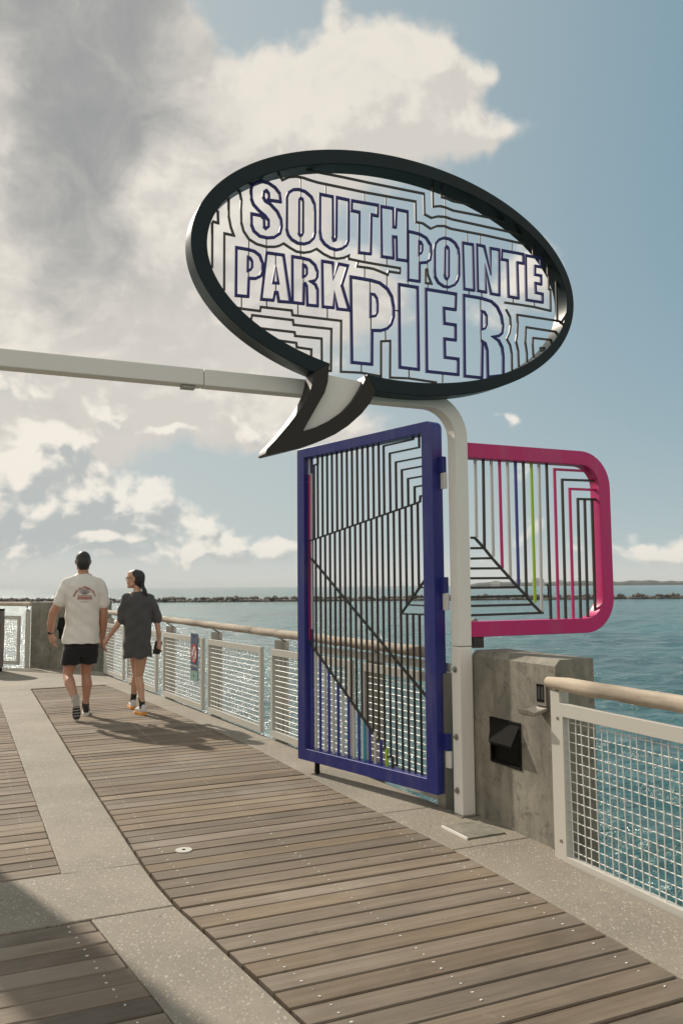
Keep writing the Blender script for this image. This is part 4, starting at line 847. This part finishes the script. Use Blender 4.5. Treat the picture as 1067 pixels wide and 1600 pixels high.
def shoe(heel, toe, up, L=.29, wid=.047, upper=None, sole=None, parent=None, open_z=.10, band=None):
    """running shoe: heel point and toe point on the sole plane, up = away from the sole"""
    h = Vector(heel); t = Vector(toe); f = (t-h).normalized(); u_ = Vector(up); u_ = (u_-f*u_.dot(f)).normalized(); s_ = f.cross(u_).normalized()
    L = (t-h).length
    def P(a, b, c): return h+f*(a*L)+s_*b+u_*c
    prof = [(.0,.030),(.06,.040),(.25,.041),(.5,.042),(.72,.052),(.88,.044),(.97,.026),(1.0,.010)]
    def outline(c0, k): return [P(a, -w*k, c0) for a, w in prof]+[P(a, w*k, c0) for a, w in reversed(prof)]
    so_ = part('sole', MB().loft([outline(.0,.96), outline(.012,1.04), outline(.030,1.02), outline(.034,.96)]), sole, parent, sm=50)
    if band:
        part('outsole', MB().add([P(a,sgn*w*.97,c) for a,w in ((.46,.042),(.72,.052),(.88,.044),(.96,.028)) for sgn in (-1,1) for c in (-.0025,.004)], [(0,4,6,2),(4,8,10,6),(8,12,14,10),(1,3,7,5),(5,7,11,9),(9,11,15,13),(0,1,5,4),(4,5,9,8),(8,9,13,12),(2,6,7,3),(6,10,11,7),(10,14,15,11),(12,13,15,14),(0,2,3,1)]), band, so_)
        for a in (.50,.61,.72,.83): part('tread', MB().add([P(a-.012,-.038,-.004),P(a-.012,.038,-.004),P(a+.016,.040,-.004),P(a+.016,-.040,-.004),P(a-.012,-.038,.002),P(a-.012,.038,.002),P(a+.016,.040,.002),P(a+.016,-.040,.002)], [(0,1,2,3),(7,6,5,4),(0,4,5,1),(1,5,6,2),(2,6,7,3),(3,7,4,0)]), sole, so_)
    pr = [('cap', [P(.13,0,.055), P(.14,0,.088)], [.037,.036]), ('cap', [P(.15,0,.055), P(.45,0,.055), P(.75,0,.045), P(.90,0,.038)], [.038,.039,.037,.024]), ('cap', [P(.2,0,.085), P(.45,0,.072)], [.032,.030]), ('cap', [P(.74,.015,.042), P(.74,-.015,.042)], [.033,.033])]
    link('shoe', fuse('shoe', pr, .008, 3), upper, parent)
def face_bits(c, f, r, sc=1.0):
    """nose, brow, lips, chin and ears of a head centred at c looking along f (r = viewer-right-hand vector of the head)"""
    c = Vector(c); f = Vector(f).normalized(); r = Vector(r).normalized(); u_ = Vector((0,0,1))
    A = lambda a, b, z: tuple(c+f*a*sc+r*b*sc+u_*z*sc)
    pr = [('cap', [A(.092,0,.020), A(.112,0,-.012), A(.108,0,-.022)], [.010*sc,.014*sc,.012*sc]), ('cap', [A(.086,-.035,.030), A(.094,0,.034), A(.086,.035,.030)], [.013*sc]*3),
          ('cap', [A(.092,-.016,-.052), A(.099,0,-.052), A(.092,.016,-.052)], [.0085*sc]*3), ('cap', [A(.084,-.012,-.096), A(.088,.012,-.096)], [.020*sc]*2), ('cap', [A(.02,-.058,-.07), A(.075,-.02,-.095), A(.075,.02,-.095), A(.02,.058,-.07)], [.022*sc,.02*sc,.02*sc,.022*sc]),
          ('cap', [A(.065,-.048,-.015), A(.06,-.045,-.05)], [.022*sc,.02*sc]), ('cap', [A(.065,.048,-.015), A(.06,.045,-.05)], [.022*sc,.02*sc])]
    for b in (-1, 1): pr.append(('cap', [A(-.008, (.087 if sc > 1 else .078)*b, .018), A(-.016, (.095 if sc > 1 else .084)*b, .0), A(-.004, (.086 if sc > 1 else .077)*b, -.026)], [.012*sc,.011*sc,.009*sc]))
    eyes = [A(.088, -.031, .004), A(.088, .031, .004)]
    return pr, eyes
def eyes_for(parent, pts, f, r=.012):
    f = Vector(f).normalized()
    for p in pts:
        e = part('eye', MB().sphere(p, r, 10, 8), M['sole_white'], parent, sm=60)
        part('iris', MB().sphere(Vector(p)+f*r*.62, r*.55, 8, 6), M['rubber'], e, sm=60)

# ---- the man: mid stride, seen from behind
HR = R(20)
man = empty('person', 'person in an off white printed T-shirt and black shorts walking away, holding hands', 'person', (-3.095, 10.0, 0), HR, 'couple walking on the pier')
man.scale = (.90, .94, 1)
def man_build():
    hc = (-.005, .035, 1.815)
    fb, eyes = face_bits(hc, (0,1,0), (1,0,0), 1.06)
    Rw, Lw = (.262, .06, .905), (-.395, .02, .965)
    Lk, La = (-.172, .02, .475), (-.085, -.36, .215); Rk, Ra = (.060, .09, .47), (.060, .02, .10)
    pr = [('ell', hc, (.093,.105,.116)), ('ell', (hc[0], hc[1]+.02, hc[2]-.05), (.076,.080,.075))]+fb+[
        ('cap', [(-.005,.015,1.74),(0,-.01,1.60)], [.066,.078]), ('cap', [(-.10,-.01,1.60),(0,-.02,1.645),(.10,-.01,1.60)], [.055,.06,.055]),
        ('loft', [(0,0,.90,.18,.12),(0,.0,1.05,.175,.115),(.0,-.01,1.25,.20,.125),(0,-.01,1.45,.215,.125),(0,-.01,1.56,.15,.10),(0,-.01,1.62,.07,.07)]),
        ('cap', [(-.200,-.01,1.515),(-.300,-.03,1.32),(-.372,-.03,1.215),(-.392,.0,1.08),Lw], [.058,.060,.052,.052,.031]),
        ('cap', [(.195,-.01,1.515),(.258,-.03,1.32),(.268,-.03,1.20),(.268,.02,1.06),Rw], [.058,.060,.053,.053,.032]),
        ('cap', [(-.10,0,.90),(-.125,.02,.72),Lk], [.115,.098,.064]), ('cap', [Lk,(-.150,-.13,.40),(-.105,-.28,.29),La], [.062,.068,.050,.038]), ('cap', [La, (-.082,-.39,.175)], [.034,.024]),
        ('cap', [(.075,0,.90),(.068,.05,.72),Rk], [.115,.098,.064]), ('cap', [Rk,(.072,.035,.36),(.066,.02,.24),Ra], [.062,.070,.050,.038]), ('cap', [Ra, (.06,.09,.05)], [.036,.03])]
    pr += hand(Lw, (.28,.10,-1), (.35,.9,0), 1.12, .55); pr += hand(Rw, (.08,.05,-1), (.5,.8,0), 1.12, .7)
    link('body', fuse('body', pr, .0075, 4), M['skin_m'], man)
    eyes_for(man, eyes, (0,1,0))
    # close cropped hair: cap over crown and back of the head
    link('hair', fuse('hair', [('ell', (-.005, .022, 1.842), (.0985,.108,.103)), ('ell', (-.005, -.018, 1.80), (.090,.088,.096)), ('cap', [(-.040,-.050,1.745),(.030,-.050,1.745)], [.030,.030])], .0065, 4), M['hair'], man)
    # T-shirt
    def wr(c):
        x, y, z = c.T; d = np.clip((1.50-z)/.5, 0, 1)
        return .005*np.sin(z*26+x*18*np.sign(x)+2*np.sin(x*9))*d*np.clip(np.abs(x)/.12, .25, 1)+.004*np.sin(x*38+z*9+1.3)*np.clip((1.3-z)/.35, 0, 1)+.003*np.sin(z*45+x*31)
    sp = [('loft', [(-.015,0,.845,.246,.168),(-.012,0,.93,.236,.160),(-.005,0,1.05,.218,.145),(0,-.01,1.25,.222,.150),(0,-.012,1.42,.238,.150),(0,-.01,1.53,.225,.135),(0,-.01,1.60,.155,.105),(0,-.005,1.645,.090,.085),(0,-.002,1.668,.075,.078)]),
          ('cap', [(-.205,-.01,1.535),(-.262,-.02,1.42),(-.298,-.03,1.335)], [.085,.078,.078]), ('cap', [(.205,-.01,1.53),(.250,-.02,1.42),(.266,-.03,1.315)], [.085,.078,.076]), ('cap', [(-.18,-.01,1.55),(0,-.02,1.60),(.18,-.01,1.55)], [.085,.075,.085])]
    me = fuse('t_shirt', sp, .009, 5, wr); link('t_shirt', me, M['tee_white'], man)
    # black shorts
    def ws(c):
        x, y, z = c.T; return .006*np.sin(x*40+z*8)*np.clip((.85-z)/.2, 0, 1)+.003*np.sin(z*50+x*20)
    shp = [('loft', [(-.015,0,.70,.205,.14),(-.012,0,.80,.228,.150),(-.01,0,.90,.190,.125),(-.01,0,.94,.17,.11)]), ('loft', [(-.135,.015,.600,.122,.128),(-.13,.01,.68,.125,.135),(-.11,0,.80,.125,.145)]), ('loft', [(.082,.035,.600,.118,.125),(.085,.03,.68,.122,.132),(.09,0,.80,.125,.142)])]
    link('shorts', fuse('shorts', shp, .010, 4, ws), M['shorts'], man)
    part('wristband', MB().tube([Vector(Lw)+Vector((-.004,0,.028)), Vector(Lw)+Vector((0,0,-.002))], [.036,.036], 16), M['rubber'], man, label='black watch strap on left wrist', sm=50)
    for s_, a in (('L', La), ('R', Ra)):
        a = Vector(a); up = Vector((.0,.25,.9)) if s_ == 'R' else Vector((.03,.12,.5))
        part('sock', MB().tube([a+up.normalized()*.055, a-up.normalized()*.02], [.047,.046], 14), M['sock'], man, sm=50)
    shoe((-.085,-.412,.290), (-.070,-.475,.012), (0,1,.22), upper=M['shoe_black'], sole=M['sole_grey'], parent=man, band=M['rubber'])
    shoe((.060,-.06,.0), (.085,.235,.0), (0,0,1), upper=M['shoe_black'], sole=M['sole_white'], parent=man)
    # print on the back: red arc lettering, grey figure, red block lettering
    tree_bm = bmesh.new(); tree_bm.from_mesh(me); from mathutils.bvhtree import BVHTree; bvh = BVHTree.FromBMesh(tree_bm)
    def on_back(x, z, off=.003):
        h = bvh.ray_cast(Vector((x, -1, z)), Vector((0, 1, 0)))[0]; return Vector((x, (h.y if h else -.15)-off, z))
    mb = MB(); mg = MB(); rng = random.Random(4)
    def glyph_text(s, size, place):
        cu = bpy.data.curves.new('tx', 'FONT'); cu.body = s; cu.size = size; cu.align_x = 'CENTER'; cu.offset = size*.045
        t = bpy.data.objects.new('tx', cu); COL.objects.link(t); bpy.context.view_layer.update()
        m_ = bpy.data.meshes.new_from_object(t.evaluated_get(bpy.context.evaluated_depsgraph_get())); bpy.data.objects.remove(t)
        mb.add([on_back(*place(v.co.x, v.co.y)) for v in m_.vertices], [tuple(p.vertices) for p in m_.polygons]); bpy.data.meshes.remove(m_)
    cx_, cz_ = .012, 1.365
    def arc_place(x, y):
        a = x/.128; rr = .128+y; return (cx_+rr*math.sin(a), cz_+rr*math.cos(a))
    glyph_text("Don't Get Blown Over", .036, arc_place)
    # block of two rows of small checks with a scalloped foot
    for i in range(15):
        for j in range(6):
            if (i+j) % 2 == 0 or j == 3:
                x = cx_-.088+i*.0122; z = cz_+.045-j*.0105-(.0000 if abs(i-7) < 6 else .002)
                mb.add([on_back(x,z), on_back(x+.011,z), on_back(x+.011,z+.0095), on_back(x,z+.0095)], [(0,1,2,3)])
    for k in range(9):
        a = -.95+k*.24; x0, z0 = cx_+.02*math.sin(a), cz_+.058; x1, z1 = cx_+.092*math.sin(a), cz_+.070+.055*math.cos(a*1.2)
        mg.add([on_back(x0-.004,z0), on_back(x0+.004,z0), on_back(x1+.0065,z1), on_back(x1-.0065,z1)], [(0,1,2,3)])
    for k in range(8): x = cx_-.05+k*.0125; mg.add([on_back(x,cz_-.034), on_back(x+.009,cz_-.034), on_back(x+.009,cz_-.027), on_back(x,cz_-.027)], [(0,1,2,3)])
    part('shirt_print', mb, M['print'], man, label='red lettering and checks on the shirt back', kind='stuff'); part('shirt_print', mg, M['print_grey'], man, label='grey motif on the shirt back', kind='stuff')
    tree_bm.free()
man_build()

# ---- the woman: looking left towards the man, phone in her right hand
wom = empty('person', 'person in an oversized charcoal T-shirt with a ponytail and glasses, holding a phone', 'person', (-2.44, 10.0, 0), R(17), 'couple walking on the pier')
wom.scale = (.95, .95, 1)
def woman_build():
    f = Vector((-.93, .36, 0)).normalized(); r = Vector((f.y, -f.x, 0))
    hc = Vector((-.035, .03, 1.600)); fb, eyes = face_bits(hc, f, r, .94)
    A = lambda a, b, z: tuple(hc+f*a+r*b+Vector((0,0,z)))
    Lw, Rw = (-.345, .10, .915), (.272, .02, .865)
    Rk, Ra = (.032, .10, .435), (.072, .0, .105)
    Lk, La = (.020, .38, .44), (-.010, .56, .11)
    def head_ell(cx, rad):
        # ellipsoid aligned with the face direction, as a chain of spheres
        return None
    pr = [('cap', [A(-.030,0,.022), A(.010,0,.030), A(.030,0,.020)], [.080,.082,.072]), ('cap', [A(-.02,0,-.01), A(.040,0,-.03), A(.045,0,-.06)], [.072,.066,.052]), ('cap', [A(.03,0,.045), A(.045,0,.055)], [.064,.052])]+fb+[
        ('cap', [A(-.02,0,-.07), (0,.0,1.42)], [.044,.050]), ('cap', [(-.08,0,1.40),(0,-.01,1.425),(.08,0,1.40)], [.045,.045,.045]),
        ('loft', [(0,0,.86,.16,.105),(0,0,1.0,.135,.10),(0,0,1.2,.145,.105),(0,0,1.36,.15,.095),(0,0,1.43,.06,.06)]),
        ('cap', [(-.150,.0,1.36),(-.185,.0,1.18),(-.240,.0,1.06),(-.292,.05,.985),Lw], [.050,.042,.034,.033,.023]),
        ('cap', [(.155,0,1.36),(.212,-.01,1.18),(.246,-.02,1.05),(.264,-.01,.95),Rw], [.050,.042,.034,.033,.023]),
        ('cap', [(.055,0,.87),(.050,.05,.66),Rk], [.098,.078,.051]), ('cap', [Rk,(.046,.05,.34),(.062,.02,.22),Ra], [.049,.053,.038,.029]), ('cap', [Ra,(.065,.05,.05)], [.03,.026]),
        ('cap', [(-.045,0,.87),(-.005,.20,.66),Lk], [.098,.076,.050]), ('cap', [Lk,(.006,.44,.34),(-.004,.52,.22),La], [.048,.052,.038,.029]), ('cap', [La,(-.015,.62,.05)], [.03,.026])]
    pr += hand(Lw, (-.55,.0,-.8), (.0,1,0), .92, .6); pr += hand(Rw, (-.10,.0,-1), (-.6,.8,0), .95, .9)
    link('body', fuse('body', pr, .0068, 4), M['skin_w'], wom)
    eyes_for(wom, eyes, f, .011)
    hp = [('cap', [A(-.042,0,.026), A(-.010,0,.040), A(.028,0,.046)], [.086,.082,.066]), ('cap', [A(-.045,0,-.01), A(-.062,0,-.050)], [.081,.056])]
    link('hair', fuse('hair', hp, .007, 3), M['hair'], wom)
    link('ponytail', fuse('ponytail', [('cap', [A(-.085,0,-.05), (.055,-.045,1.505), (.080,-.078,1.455), (.105,-.095,1.405)], [.036,.026,.028,.012])], .007, 3), M['hair'], wom)
    part('hair_tie', MB().tube([(.045,-.035,1.522),(.056,-.045,1.505)], (.030), 12), M['rubber'], wom, sm=50)
    for b in (-1, 1):
        c = Vector(A(.100, .032*b, .006)); ringp = [c+r*(.023*math.cos(k*.5236))+Vector((0,0,.018*math.sin(k*.5236))) for k in range(13)]
        part('spectacle_rim', MB().tube(ringp, .0028, 6), M['glass'], wom)
        part('spectacle_arm', MB().tube([A(.100,.055*b,.012), A(.0,.082*b,.016)], .0026, 6), M['glass'], wom)
    part('spectacle_bridge', MB().tube([A(.104,-.010,.010), A(.104,.010,.010)], .0026, 6), M['glass'], wom)
    def wr(c):
        x, y, z = c.T; d = np.clip((1.36-z)/.5, 0, 1)
        return .010*np.sin(x*34+1.1*np.sin(z*5)+.4)*d+.005*np.sin(z*22+x*26)*np.clip(np.abs(x)/.1, .2, 1)+.003*np.sin(z*41-x*30)
    sp = [('loft', [(.005,.03,.668,.182,.150),(.005,.025,.80,.178,.148),(.005,.01,1.0,.172,.140),(.005,0,1.20,.172,.132),(.005,0,1.33,.180,.120),(.005,0,1.395,.150,.100),(.002,0,1.435,.085,.075),(0,0,1.45,.072,.066)]),
          ('cap', [(-.145,0,1.365),(-.178,0,1.24),(-.196,.0,1.115)], [.060,.064,.062]), ('cap', [(.155,0,1.365),(.205,-.005,1.24),(.243,-.01,1.115)], [.060,.064,.062]), ('cap', [(-.13,0,1.375),(0,-.01,1.40),(.135,0,1.375)], [.062,.058,.062])]
    link('t_shirt', fuse('t_shirt', sp, .009, 5, wr), M['tee_grey'], wom)
    for a, k in ((Ra, Rk), (La, Lk)):
        a = Vector(a); up = (Vector(k)-a).normalized()
        part('sock', MB().tube([a+up*.095, a+up*.03, a-up*.03], [.040,.036,.040], 14), M['sock'], wom, sm=50)
    shoe((.100,-.055,.0), (.005,.165,.0), (0,0,1), upper=M['shoe_white'], sole=M['sole_orange'], parent=wom)
    shoe((-.005,.50,.0), (-.030,.745,.0), (0,0,1), upper=M['shoe_white'], sole=M['sole_orange'], parent=wom)
    return Vector(Rw)
rw = woman_build()
ph = empty('mobile_phone', 'black mobile phone held low in the right hand of the person in charcoal', 'phone', wom.matrix_basis @ (rw+Vector((-.022,-.010,-.085))), R(17))
pm = part('phone_body', MB().box(-.042, .042, -.006, .006, -.078, .078), M['rubber'], ph, bev=.008); pm.rotation_euler = (0, R(12), 0)
cm = part('camera_bump', MB().box(-.036, -.008, -.009, -.006, .036, .070), M['glass'], ph, bev=.002); cm.rotation_euler = (0, R(12), 0)

# ================================================================ sea air
def haze_box():
    mb = MB().box(-15000, 15000, -200, 15800, WZ-1.5, 60)
    m = bpy.data.materials.new('sea_air'); m.use_nodes = True; nt = m.node_tree; nt.nodes.clear()
    out = nd(nt, 'ShaderNodeOutputMaterial'); pv = nd(nt, 'ShaderNodeVolumePrincipled'); pv.inputs['Color'].default_value = (.86,.90,.93,1); pv.inputs['Density'].default_value = HAZE
    nt.links.new(pv.outputs[0], out.inputs['Volume'])
    o = link('haze', mb.mesh('haze'), m); o['kind'] = 'stuff'; o.display_type = 'WIRE'
HAZE = .00011
haze_box()
